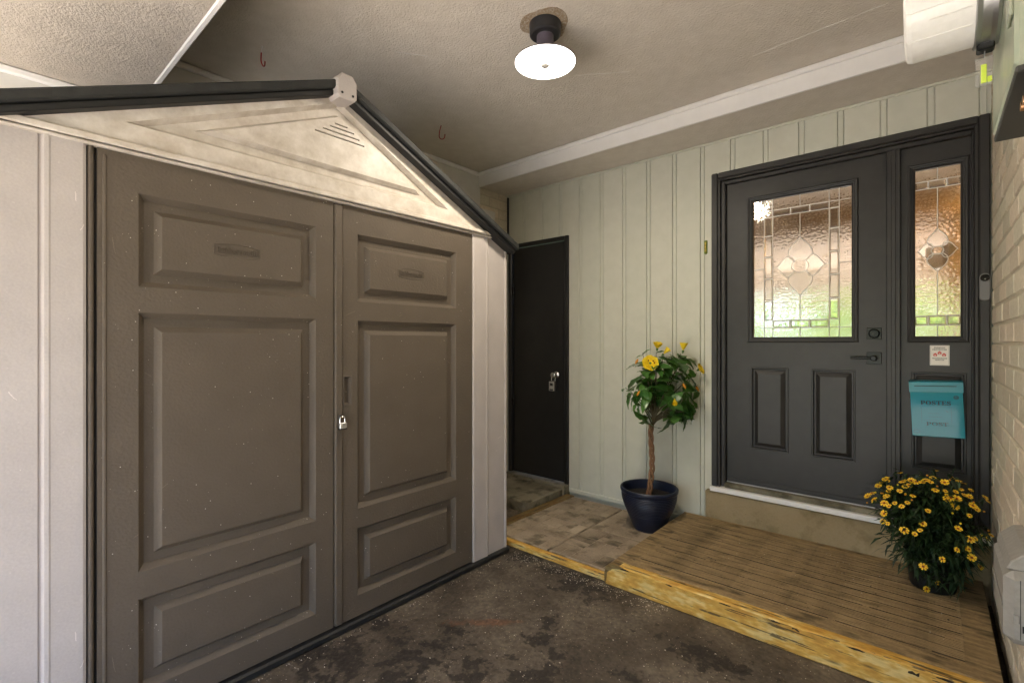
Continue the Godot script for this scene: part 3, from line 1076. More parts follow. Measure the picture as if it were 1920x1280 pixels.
# one leaf from zl (left, larger z) to zr, its sunk panels from pl to pr
func shed_door(s: Node, zl: float, zr: float, pl: float, pr: float, left: bool) -> void:
	var t := facing_x(SHED_X)
	var mb := MB.new()
	var holes := []
	for p in PANELS:
		holes.append(R(-pl, p[0], -pr, p[1]))
	var pocket := R(-2.295, 1.045, -2.248, 1.188)
	if not left:
		holes.append(pocket)
	mb.plate(t, R(-zl, 0.042, -zr, 1.985), holes)
	for i in 3:
		mb.relief(t, holes[i], RINGS)
	# edges
	for e in [[-zl, -1.0], [-zr, 1.0]]:
		mb.quad(t * Vector3(e[0], 0.042, 0), t * Vector3(e[0], 1.985, 0), t * Vector3(e[0], 1.985, -0.03), t * Vector3(e[0], 0.042, -0.03), t.basis.x * e[1])
	mb.quad(t * Vector3(-zl, 0.042, 0), t * Vector3(-zr, 0.042, 0), t * Vector3(-zr, 0.042, -0.03), t * Vector3(-zl, 0.042, -0.03), Vector3.DOWN)
	mb.quad(t * Vector3(-zl, 1.985, 0), t * Vector3(-zr, 1.985, 0), t * Vector3(-zr, 1.985, -0.03), t * Vector3(-zl, 1.985, -0.03), Vector3.UP)
	var d := part("door", mb, M.shed_door, s)
	if left:
		boxpart("centre_strip", Vector3(SHED_X - 0.02, 0.042, 2.300), Vector3(SHED_X + 0.009, 1.978, 2.338), 0.005, M.shed_door, d)
		boxpart("edge_rib", Vector3(SHED_X - 0.004, 0.06, 3.146), Vector3(SHED_X + 0.004, 1.965, 3.157), 0.003, M.shed_door, d)
	else:
		var hp := MB.new()
		hp.relief(t, pocket, [[0.0, 0.0], [0.003, 0.003], [0.006, 0.002], [0.016, -0.016]])
		part("handle_recess", hp, M.shed_door, d)
	# moulded maker's plate: a bowed frame and raised letters
	var cz := (pl + pr) / 2 + (0.002 if left else 0.0)
	var cy := 1.700
	var fr := MB.new()
	for sgn in [-1.0, 1.0]:
		for i in 12:
			var a := -0.084 + 0.168 * i / 12
			var b := -0.084 + 0.168 * (i + 1) / 12
			var ya: float = cy + sgn * (0.0165 + 0.010 * (1 - pow(a / 0.084, 2)))
			var yb: float = cy + sgn * (0.0165 + 0.010 * (1 - pow(b / 0.084, 2)))
			fr.tube([t * Vector3(-cz + a, ya, -0.0008), t * Vector3(-cz + b, yb, -0.0008)], [0.0022], 6)
		fr.tube([t * Vector3(-cz + sgn * 0.084, cy - 0.0165, -0.0008), t * Vector3(-cz + sgn * 0.084, cy + 0.0165, -0.0008)], [0.0022], 6)
	part("plate_frame", fr, M.shed_door, d)
	words("plate_lettering", "Rubbermaid", 0.030, Transform3D(t.basis, t * Vector3(-cz, cy, 0.0)), 0.006, M.shed_door, d, ["Droid Serif"], 700, 0.150)


# ---------------------------------------------------------------- entry door with its sidelight
func build_entry_door() -> void:
	var d := thing("entry_door", "charcoal panelled entry door with leaded glass and matching sidelight", "door", Vector3(-0.47, 0.35, 0.0))
	var top := 2.508
	var low := 0.347
	# outer casing with a stepped profile, jambs, mullion
	var cas := MB.new()
	cas.box(Vector3(-1.160, low, -0.05), Vector3(-1.118, top, 0.030), 0.006)
	cas.box(Vector3(-1.118, low, -0.05), Vector3(-1.104, top - 0.042, 0.020), 0.003)
	part("casing", cas, M.black_paint, d)
	cas = MB.new()
	cas.box(Vector3(0.180, low, -0.05), Vector3(0.2225, top, 0.030), 0.006)
	cas.box(Vector3(0.164, low, -0.05), Vector3(0.180, top - 0.042, 0.020), 0.003)
	part("casing", cas, M.black_paint, d)
	cas = MB.new()
	cas.box(Vector3(-1.1175, top - 0.042, -0.05), Vector3(0.1795, top - 0.0005, 0.029), 0.006)
	cas.box(Vector3(-1.1035, top - 0.056, -0.05), Vector3(0.1635, top - 0.0425, 0.0195), 0.003)
	part("head_casing", cas, M.black_paint, d)
	boxpart("jamb", Vector3(-1.104, low, -0.15), Vector3(-1.079, top - 0.057, -0.004), 0.003, M.black_paint, d)
	boxpart("jamb", Vector3(0.154, low, -0.15), Vector3(0.1635, top - 0.057, -0.004), 0.003, M.black_paint, d)
	boxpart("head_jamb", Vector3(-1.0785, top - 0.080, -0.15), Vector3(0.1535, top - 0.0565, -0.005), 0.003, M.black_paint, d)
	var mu := MB.new()
	mu.box(Vector3(-0.198, low, -0.15), Vector3(-0.136, top - 0.081, -0.003), 0.003)
	mu.box(Vector3(-0.177, low + 0.01, -0.003), Vector3(-0.156, top - 0.083, 0.003), 0.002)
	part("mullion", mu, M.black_paint, d)
	boxpart("weather_strip", Vector3(-1.0788, low + 0.03, -0.038), Vector3(-1.0735, top - 0.0805, -0.012), 0.001, M.seal_and_gap_shade, d)
	# sill: white edge, aluminium threshold
	boxpart("sill_edge", Vector3(-1.165, 0.315, -0.05), Vector3(0.2255, 0.3465, 0.047), 0.004, M.white, d)
	boxpart("threshold", Vector3(-1.079, 0.347, -0.15), Vector3(-0.1985, 0.378, 0.018), 0.006, M.sill_stone, d)
	boxpart("threshold_strip", Vector3(-1.0785, 0.3785, -0.04), Vector3(-0.199, 0.386, -0.024), 0.001, M.steel, d)

	# the leaf
	var z := -0.030
	var t := facing_z(z)
	var mb := MB.new()
	var leaf := R(-1.073, 0.392, -0.1985, 2.426)
	var lite := R(-0.936, 1.345, -0.334, 2.310)
	var p1 := R(-0.921, 0.630, -0.696, 1.177)
	var p2 := R(-0.570, 0.630, -0.344, 1.177)
	mb.plate(t, leaf, [lite, p1, p2])
	var emb := [[0.0, 0.0], [0.003, 0.004], [0.009, 0.004], [0.014, -0.013], [0.021, -0.013], [0.025, -0.007], [0.046, 0.005], [0.049, 0.005]]
	mb.relief(t, p1, emb)
	mb.relief(t, p2, emb)
	mb.plate(facing_z(z - 0.045), leaf, [lite])
	mb.relief(t, lite, [[0.0, 0.0], [0.0, -0.045]], false)
	mb.relief(t, leaf, [[0.0, 0.0], [0.0, -0.045]], false)
	var lf := part("door_leaf", mb, M.black_paint, d)
	boxpart("door_sweep", Vector3(-1.07, 0.388, z + 0.0005), Vector3(-0.2, 0.418, z + 0.010), 0.003, M.black_paint, lf)
	lite_frame(t, lite, lf)
	leaded(lf, R(-0.902, 1.372, -0.367, 2.281), z, true)
	# lock set
	var lock := MB.new()
	lock.box(Vector3(-0.291, 1.359, z), Vector3(-0.221, 1.427, z + 0.007), 0.002)
	var ax := Transform3D(Basis(Vector3.RIGHT, Vector3.BACK, Vector3.DOWN), Vector3(-0.2555, 1.393, z + 0.007))
	lock.lathe([Vector2(0.028, 0), Vector2(0.027, 0.010), Vector2(0.021, 0.016), Vector2(0.020, 0.013), Vector2(0.011, 0.013), Vector2(0.011, 0.018), Vector2(0, 0.018)], 24, ax)
	part("deadbolt", lock, M.hardware, lf)
	boxpart("keyway", Vector3(-0.2565, 1.388, z + 0.0245), Vector3(-0.2545, 1.398, z + 0.0256), 0.0, M.seal_and_gap_shade, lf)  # dark strip painted as the shade in the keyhole
	var lv := MB.new()
	lv.box(Vector3(-0.291, 1.215, z), Vector3(-0.221, 1.285, z + 0.007), 0.002)
	lv.lathe([Vector2(0.017, 0), Vector2(0.016, 0.045), Vector2(0.011, 0.048), Vector2(0, 0.048)], 20, Transform3D(ax.basis, Vector3(-0.2555, 1.250, z + 0.007)))
	lv.box(Vector3(-0.366, 1.2435, z + 0.036), Vector3(-0.2555, 1.2565, z + 0.050), 0.004)
	part("lever_handle", lv, M.hardware, lf)

	# sidelight
	var sd := MB.new()
	var ts := facing_z(-0.030)
	var field := R(-0.1355, low + 0.001, 0.1535, 2.426)
	var sl := R(-0.103, 1.345, 0.143, 2.325)
	var sp := R(-0.089, 0.640, 0.136, 1.180)
	sd.plate(ts, field, [sl, sp])
	sd.relief(ts, sp, emb)
	sd.plate(facing_z(-0.075), field, [sl])
	sd.relief(ts, sl, [[0.0, 0.0], [0.0, -0.045]], false)
	var so := part("sidelight", sd, M.black_paint, d)
	lite_frame(ts, sl, so)
	leaded(so, R(-0.075, 1.372, 0.116, 2.296), -0.030, false)


func lite_frame(t: Transform3D, r: Rect2, parent: Node) -> void:
	var mb := MB.new()
	mb.relief(t, r, [[-0.004, 0.0], [-0.002, 0.006], [0.004, 0.009], [0.009, 0.008], [0.0105, 0.003], [0.013, 0.003], [0.015, 0.007], [0.020, 0.006], [0.0215, 0.001], [0.0235, 0.001], [0.0255, 0.003], [0.030, -0.003], [0.031, -0.016]], false)
	part("lite_frame", mb, M.black_paint, parent)


# leaded glass: hammered pane, bevelled border pieces, a flower of four petals; came lines between them
func leaded(parent: Node, g: Rect2, z: float, wide: bool) -> void:
	var zg := z - 0.016
	boxpart("glass_pane", Vector3(g.position.x - 0.004, g.position.y - 0.004, zg - 0.003), Vector3(g.end.x + 0.004, g.end.y + 0.004, zg), 0.0, M.glass_rough, parent)
	var at := func(u: float, v: float, d := 0.0) -> Vector3: return Vector3(g.position.x + u * g.size.x, g.end.y - v * g.size.y, zg + 0.002 + d)
	var cm := MB.new()
	var came := func(pts: Array, r := 0.0021) -> void: cm.tube(pts, [r], 6)
	var bevels := []
	var c := Vector2(0.5, 0.5) if wide else Vector2(0.5, 0.488)
	var px := g.size.x
	var py := g.size.y
	var top0 := 0.083 if wide else 0.072
	var top1 := 0.129 if wide else 0.118
	var bot0 := 0.876 if wide else 0.874
	var bot1 := 0.931
	if wide:
		for u in [0.112, 0.208, 0.792, 0.888]:
			came.call([at.call(u, 0.0), at.call(u, 1.0)])
		for v in [top0, top1, bot0, bot1]:
			came.call([at.call(0.0 if v == top0 or v == bot1 else 0.112, v), at.call(1.0 if v == top0 or v == bot1 else 0.888, v)])
		for u in [0.40, 0.60]:
			came.call([at.call(u, top0), at.call(u, top1)], 0.0028)
			came.call([at.call(u, bot0), at.call(u, bot1)], 0.0028)
		for k in [[0.112, 0.208], [0.792, 0.888]]:
			var cuts := [top1, 0.265, 0.42, 0.575, 0.735, bot0]
			for i in cuts.size() - 1:
				bevels.append([k[0], cuts[i], k[1], cuts[i + 1]])
				came.call([at.call(k[0], cuts[i]), at.call(k[1], cuts[i])], 0.0028)
		for i in 3:
			var us := [0.208, 0.40, 0.60, 0.792]
			bevels.append([us[i], top0, us[i + 1], top1])
			bevels.append([us[i], bot0, us[i + 1], bot1])
		came.call([at.call(0.0, 0.5), at.call(0.112, 0.5)])
		came.call([at.call(0.888, 0.5), at.call(1.0, 0.5)])
		came.call([at.call(0.208, 0.5), at.call(0.25, 0.5)])
		came.call([at.call(0.75, 0.5), at.call(0.792, 0.5)])
	else:
		for v in [top0, top1, bot0, bot1]:
			came.call([at.call(0.0, v), at.call(1.0, v)])
		for u in [0.30, 0.70]:
			came.call([at.call(u, top0), at.call(u, top1)], 0.0028)
			came.call([at.call(u, bot0), at.call(u, bot1)], 0.0028)
		for i in 3:
			var us := [0.0, 0.30, 0.70, 1.0]
			bevels.append([us[i], top0, us[i + 1], top1])
			bevels.append([us[i], bot0, us[i + 1], bot1])
	# flower
	var ph := 0.205 * py if wide else 0.128 * py   # reach of the upright petals
	var pw := 0.125 * px if wide else 0.225 * px   # half width of a petal
	var sw := 0.25 * px if wide else 0.43 * px     # reach of the side petals
	var cr := 0.042 if wide else 0.022
	var mid: Vector3 = at.call(c.x, c.y)
	came.call([at.call(0.5, 0.0), at.call(0.5, top0)])
	came.call([at.call(0.5, top1), mid + Vector3(0, ph, 0)])
	came.call([mid - Vector3(0, ph, 0), at.call(0.5, bot0)])
	came.call([at.call(0.5, bot1), at.call(0.5, 1.0)])
	var ring := []
	for i in 25:
		ring.append(mid + Vector3(cos(TAU * i / 24) * cr * 1.15, sin(TAU * i / 24) * cr, 0))
	came.call(ring, 0.0026)
	for k in 4:
		var reach := ph if k % 2 == 0 else sw
		var half := pw if k % 2 == 0 else ph * 0.36
		var ax: Vector3 = [Vector3.UP, Vector3.RIGHT, Vector3.DOWN, Vector3.LEFT][k]
		var sdv: Vector3 = [Vector3.RIGHT, Vector3.UP, Vector3.RIGHT, Vector3.UP][k]
		var pts := []
		var poly := PackedVector2Array()
		for i in 13:
			var q := i / 12.0
			# from the circle out to the tip and back: an ogee petal
			pts.append([q, petal_half(q)])
		var side_a := []
		var side_b := []
		for e in pts:
			var along: Vector3 = mid + ax * lerpf(cr * 0.75, reach, e[0])
			side_a.append(along + sdv * half * e[1])
			side_b.append(along - sdv * half * e[1])
		came.call(side_a, 0.0024)
		came.call(side_b, 0.0024)
		for p in side_a:
			poly.append(Vector2(p.x, p.y))
		side_b.reverse()
		for i in range(1, side_b.size()):
			poly.append(Vector2(side_b[i].x, side_b[i].y))
		var pm := MB.new()
		pm.prism(poly, Transform3D(Basis(), Vector3.ZERO), zg + 0.0006, zg + 0.0036)
		part("petal_glass", pm, M.glass_clear, parent)
	part("came", cm, M.came, parent)
	for b in bevels:
		var p: Vector3 = at.call(b[0], b[3])
		var q: Vector3 = at.call(b[2], b[1])
		var bm := MB.new()
		bm.relief(facing_z(zg), R(p.x + 0.002, p.y + 0.002, q.x - 0.002, q.y - 0.002), [[0.0, 0.0006], [0.007, 0.0034]])
		part("bevelled_glass", bm, M.glass_clear, parent)


func petal_half(q: float) -> float:
	# an ogee: full near the circle, drawn out to a point
	var w := [0.45, 0.72, 0.90, 0.99, 1.0, 0.97, 0.90, 0.79, 0.65, 0.48, 0.30, 0.13, 0.0]
	var i := mini(int(q * 12.0), 11)
	return lerpf(w[i], w[i + 1], q * 12.0 - i)


# ---------------------------------------------------------------- black utility door beside the shed
func build_utility_door() -> void:
	var d := thing("utility_door", "plain flat black utility door half hidden behind the shed corner", "door", Vector3(-2.72, 0.11, 0.0))
	var top := 2.266
	boxpart("frame", Vector3(-3.062, 0.112, -0.12), Vector3(-3.022, top, 0.012), 0.004, M.dark_door, d)
	var fr := MB.new()
	fr.box(Vector3(-2.412, 0.112, -0.12), Vector3(-2.372, top, 0.012), 0.004)
	fr.box(Vector3(-2.424, 0.112, -0.12), Vector3(-2.412, top - 0.04, -0.004), 0.002)
	part("frame", fr, M.dark_door, d)
	boxpart("head_frame", Vector3(-3.0215, top - 0.038, -0.12), Vector3(-2.4125, top - 0.0005, 0.0115), 0.004, M.dark_door, d)
	var lf := boxpart("door_leaf", Vector3(-3.018, 0.118, -0.055), Vector3(-2.428, top - 0.042, -0.015), 0.002, M.dark_door, d)
	for y in [0.72, 1.78]:
		boxpart("hinge", Vector3(-3.026, y, -0.016), Vector3(-3.006, y + 0.09, 0.0), 0.003, M.hardware, lf)
	var kb := MB.new()
	var ax := Transform3D(Basis(Vector3.RIGHT, Vector3.BACK, Vector3.DOWN), Vector3(-2.513, 1.052, -0.015))
	kb.lathe([Vector2(0.032, 0), Vector2(0.031, 0.006), Vector2(0.022, 0.010), Vector2(0.012, 0.012), Vector2(0.011, 0.028), Vector2(0.022, 0.036), Vector2(0.027, 0.046), Vector2(0.026, 0.056), Vector2(0.018, 0.063), Vector2(0, 0.064)], 24, ax, true)
	part("knob", kb, M.chrome, lf)
	# key box hanging from the knob
	var b := thing("key_lockbox", "small grey and black key lockbox hanging from the chrome door knob", "lockbox", Vector3(-2.535, 0.905, 0.015))
	boxpart("box_body", Vector3(-2.572, 0.905, -0.012), Vector3(-2.502, 0.998, 0.022), 0.006, M.black_rubber, b)
	boxpart("box_front", Vector3(-2.566, 0.911, 0.0225), Vector3(-2.508, 0.992, 0.028), 0.004, M.grey_plastic, b)
	boxpart("dial_window", Vector3(-2.552, 0.957, 0.0282), Vector3(-2.522, 0.980, 0.030), 0.002, M.black_rubber, b)
	boxpart("name_strip", Vector3(-2.556, 0.917, 0.0282), Vector3(-2.518, 0.928, 0.0295), 0.001, M.black_rubber, b)
	var sh := MB.new()
	var pts := [Vector3(-2.553, 0.99, 0.004)]
	for i in 9:
		var a := PI * i / 8
		pts.append(Vector3(-2.533 - cos(a) * 0.020, 1.045 + sin(a) * 0.024, 0.004))
	pts.append(Vector3(-2.513, 0.99, 0.004))
	sh.tube(pts, [0.004], 8)
	part("shackle", sh, M.chrome, b)


# ---------------------------------------------------------------- steps, pavers, timbers
func build_ground_pieces() -> void:
	# landing with ribbed top
	var l := thing("concrete_landing", "ribbed brown concrete landing below the entry door", "landing", Vector3(-0.58, 0, 0.52))
	var mb := MB.new()
	var x0 := -1.352
	var x1 := 0.192
	var zf := 1.043
	var y := 0.123
	mb.box(Vector3(x0, 0.0, 0.032), Vector3(x1, y - 0.0101, zf), 0.0)
	part("slab", mb, M.slab, l)
	var tp := MB.new()
	# smooth border round the ribbed field
	var fx0 := -1.255
	var fx1 := 0.095
	var fz0 := 0.095
	var fz1 := 0.955
	var tt := Transform3D(Basis(Vector3.RIGHT, Vector3.BACK, Vector3.UP), Vector3(0, y, 0))
	tp.plate(tt, R(x0 + 0.006, 0.032, x1, zf - 0.010), [R(fx0, fz0, fx1, fz1)])
	tp.quad(Vector3(x0 + 0.006, y, zf - 0.010), Vector3(x1, y, zf - 0.010), Vector3(x1, y - 0.006, zf), Vector3(x0, y - 0.006, zf), Vector3(0, 1, 1))
	tp.quad(Vector3(x0 + 0.006, y, 0.032), Vector3(x0 + 0.006, y, zf - 0.010), Vector3(x0, y - 0.006, zf), Vector3(x0, y - 0.006, 0.032), Vector3(-1, 1, 0))
	part("border", tp, M.slab, l)
	var rb := MB.new()
	var z := fz0
	var pitch := 0.0128
	var i := 0
	var prof := [Vector2(fz0, y)]
	var grooves := []
	while z < fz1 - pitch:
		var deep := i % 6 == 5
		if deep:
			grooves.append(z + pitch)
		var dz := 0.0125 if deep else 0.0056
		var dy := 0.0090 if deep else 0.0042
		prof.append(Vector2(z + pitch - dz, y - 0.0002 + rng.randf_range(-0.0005, 0.0004)))
		prof.append(Vector2(z + pitch - dz * 0.65, y - dy))
		prof.append(Vector2(z + pitch - dz * 0.35, y - dy))
		prof.append(Vector2(z + pitch, y + rng.randf_range(-0.0005, 0.0004)))
		z += pitch
		i += 1
	prof.append(Vector2(fz1, y))
	for k in prof.size() - 1:
		var a: Vector2 = prof[k]
		var b: Vector2 = prof[k + 1]
		rb.quad(Vector3(fx0, a.y, a.x), Vector3(fx1, a.y, a.x), Vector3(fx1, b.y, b.x), Vector3(fx0, b.y, b.x), Vector3.UP)
	part("ribbed_field", rb, M.slab, l)
	# dirt packed into the wide grooves, in broken lengths
	for g in grooves:
		var gx := fx0 + rng.randf_range(0.0, 0.05)
		while gx < fx1 - 0.05:
			var e := minf(gx + rng.randf_range(0.25, 0.9), fx1)
			var w := rng.randf_range(0.0038, 0.0060)
			boxpart("groove_dirt", Vector3(gx, y - 0.0092, g - 0.0063 - w), Vector3(e, y - rng.randf_range(0.0012, 0.0030), g - 0.0063 + w), 0.0008, M.groove_dirt, l)
			gx = e + rng.randf_range(0.0, 0.03)

	var st := thing("concrete_step", "plain concrete door step under the white entry sill", "step", Vector3(-0.5, 0, 0.0))
	boxpart("step_block", Vector3(-1.203, 0.0, -0.15), Vector3(0.2268, 0.3145, 0.031), 0.010, M.riser, st)

	# pavers: four moulded tiles, each a field of small bricks
	var p := thing("paver_pad", "stained moulded paver tiles between the shed and the landing", "paving", Vector3(-1.83, 0, 0.56))
	p.set_meta("kind", "structure")
	for a in 2:
		for b in 2:
			var u0 := -2.288 + a * 0.470
			var v0 := 0.062 + b * 0.490
			var u1 := u0 + 0.461
			var v1 := v0 + 0.481
			var tile := boxpart("paving_tile", Vector3(u0, 0.0, v0), Vector3(u1, 0.0385, v1), 0.004, M.paver[(a + b) % 3], p)
			for cx in 3:
				for cz in 3:
					var q0 := Vector2(u0 + 0.004 + cx * 0.1515, v0 + 0.004 + cz * 0.158)
					for h in 2:
						var lo := q0
						var hi := q0 + Vector2(0.1490, 0.1555)
						if (cx + cz) % 2 == 0:
							lo.x += h * 0.0755
							hi.x = lo.x + 0.0730
						else:
							lo.y += h * 0.0785
							hi.y = lo.y + 0.0765
						boxpart("brick_field", Vector3(lo.x, 0.037, lo.y), Vector3(hi.x, 0.0405 + rng.randf_range(-0.0007, 0.0007), hi.y), 0.0015, M.paver[(a * 2 + b + (1 if rng.randf() < 0.18 else 0)) % 3], tile)

	# timbers
	var t1 := thing("timber_edging", "thick yellow weathered timber along the front of the landing", "timber", Vector3(-0.6, 0, 1.07))
	var tb := MB.new()
	var poly := PackedVector2Array([Vector2(-1.376, 0.0), Vector2(0.195, 0.0), Vector2(0.195, 0.1215), Vector2(-1.335, 0.1215), Vector2(-1.368, 0.100), Vector2(-1.378, 0.06)])
	tb.prism(poly, Transform3D(Basis(), Vector3.ZERO), 1.0445, 1.102, 0.006)
	part("beam", tb, M.timber, t1)
	for k in 17:
		var cx := -1.28 + k * 0.086 + rng.randf_range(-0.03, 0.03)
		var cl := rng.randf_range(0.012, 0.05)
		var cm := MB.new()
		var pl := PackedVector2Array()
		for ci in 10:
			var an := TAU * ci / 10
			pl.append(Vector2(cx + cos(an) * cl * rng.randf_range(0.7, 1.1), 0.112 - 0.012 * rng.randf() * (k % 3) + sin(an) * 0.004 * rng.randf_range(0.5, 1.3)))
		cm.prism(pl, Transform3D(), 1.1015, 1.1026)
		part("weathered_split", cm, M.groove_dirt, t1)
	var en := MB.new()
	en.prism(PackedVector2Array([Vector2(-1.3795, 0.012), Vector2(-1.372, 0.004), Vector2(-1.366, 0.03), Vector2(-1.362, 0.07), Vector2(-1.33, 0.096), Vector2(-1.29, 0.106), Vector2(-1.262, 0.1185), Vector2(-1.30, 0.1225), Vector2(-1.337, 0.1228), Vector2(-1.370, 0.1008), Vector2(-1.380, 0.06)]), Transform3D(), 1.046, 1.1028)
	part("weathered_end", en, M.timber_dark, t1)
	var t2 := thing("timber_edging", "low yellow timber strip along the front of the paver tiles", "timber", Vector3(-1.8, 0, 1.06))
	boxpart("beam", Vector3(-2.36, 0.0, 1.0415), Vector3(-1.381, 0.036, 1.082), 0.004, M.timber, t2)
	var t3 := thing("timber_edging", "narrow dark timber strip between the pavers and the black door", "timber", Vector3(-2.33, 0, 0.5))
	var m3 := MB.new()
	m3.box(Vector3(-2.372, 0.0, 0.03), Vector3(-2.293, 0.040, 1.04), 0.004)
	for k in m3.uv.size():
		m3.uv[k] = Vector2(m3.uv[k].y, m3.uv[k].x)
	part("beam", m3, M.timber_dark, t3)

	# sill stone of the black door
	var s := thing("sill_stone", "rounded concrete sill in front of the black utility door", "sill", Vector3(-2.75, 0, 0.25))
	var sp := MB.new()
	var cr := PackedVector2Array([Vector2(-3.07, 0.06), Vector2(-2.40, 0.06), Vector2(-2.392, 0.44)])
	for k in 7:
		var an := PI / 2 * k / 6
		cr.append(Vector2(-2.452 + cos(an) * 0.06, 0.48 + sin(an) * 0.06))
	cr.append(Vector2(-3.07, 0.54))
	sp.prism(cr, Transform3D(Basis(Vector3.RIGHT, Vector3.BACK, Vector3.UP), Vector3.ZERO), 0.0, 0.085, 0.008)
	part("stone", sp, M.sill_stone, s)
	boxpart("back_lip", Vector3(-3.065, 0.0, -0.12), Vector3(-2.375, 0.111, 0.058), 0.008, M.sill_stone, s)

	# loose grit on the asphalt, too fine to count
	var gm := MB.new()
	gm.lathe([Vector2(0, -0.5), Vector2(0.6, -0.25), Vector2(0.65, 0.2), Vector2(0.2, 0.5), Vector2(0, 0.5)], 5)
	var mm := MultiMesh.new()
	mm.transform_format = MultiMesh.TRANSFORM_3D
	mm.mesh = gm.mesh()
	var spots := []
	for k in 1100:
		var gx := rng.randf_range(-2.03, 0.19)
		var gz := rng.randf_range(1.11, 3.4)
		if rng.randf() < 0.35:
			gz = 1.108 + absf(rng.randfn(0.0, 0.06))
			gx = rng.randf_range(-2.0, -1.0)
		elif rng.randf() < 0.25:
			gx = -2.036 + absf(rng.randfn(0.0, 0.04))
		spots.append([Vector3(gx, 0.001, gz), rng.randf_range(0.0012, 0.0040)])
	for k in 60:
		spots.append([Vector3(rng.randf_range(-1.3, 0.1), y + 0.0005, rng.randf_range(0.06, 1.0)), rng.randf_range(0.001, 0.0028)])
	for k in 40:
		spots.append([Vector3(rng.randf_range(-2.2, -1.42), 0.0408, rng.randf_range(0.1, 1.02)), rng.randf_range(0.001, 0.0025)])
	mm.instance_count = spots.size()
	for k in spots.size():
		var sc: float = spots[k][1]
		mm.set_instance_transform(k, Transform3D(Basis(Vector3.UP, rng.randf() * TAU).scaled(Vector3(sc * rng.randf_range(0.8, 1.8), sc * 0.8, sc)), spots[k][0]))
	var grit := MultiMeshInstance3D.new()
	grit.name = "grit"
	grit.multimesh = mm
	grit.material_override = flat("pale grit", lin(0.52, 0.47, 0.39), 0.7)
	add_child(grit)
	meta(grit, "pale loose grit scattered over the stained asphalt", "grit", "", "stuff")
	# shrivelled leaf bits on the landing
	var lm := MB.new()
	lm.prism(PackedVector2Array([Vector2(-0.5, 0), Vector2(-0.2, -0.25), Vector2(0.15, -0.2), Vector2(0.5, 0.02), Vector2(0.2, 0.3), Vector2(-0.25, 0.2)]), Transform3D(Basis(Vector3.RIGHT, Vector3.BACK, Vector3.UP), Vector3.ZERO), 0.0, 0.06)
	var m2 := MultiMesh.new()
	m2.transform_format = MultiMesh.TRANSFORM_3D
	m2.mesh = lm.mesh()
	m2.instance_count = 46
	for k in 46:
		var sc := rng.randf_range(0.006, 0.018)
		m2.set_instance_transform(k, Transform3D(Basis.from_euler(Vector3(0, rng.randf() * TAU, 0)).scaled(Vector3(sc, sc, sc * 0.6)), Vector3(rng.randf_range(-1.3, 0.15), y + 0.0006, rng.randf_range(0.05, 1.0))))
	var lo := MultiMeshInstance3D.new()
	lo.name = "leaf_litter"
	lo.multimesh = m2
	lo.material_override = flat("dry leaf", lin(0.025, 0.014, 0.008), 0.9)
	add_child(lo)
	meta(lo, "dark dry leaf bits strewn over the ribbed landing", "leaf litter", "", "stuff")


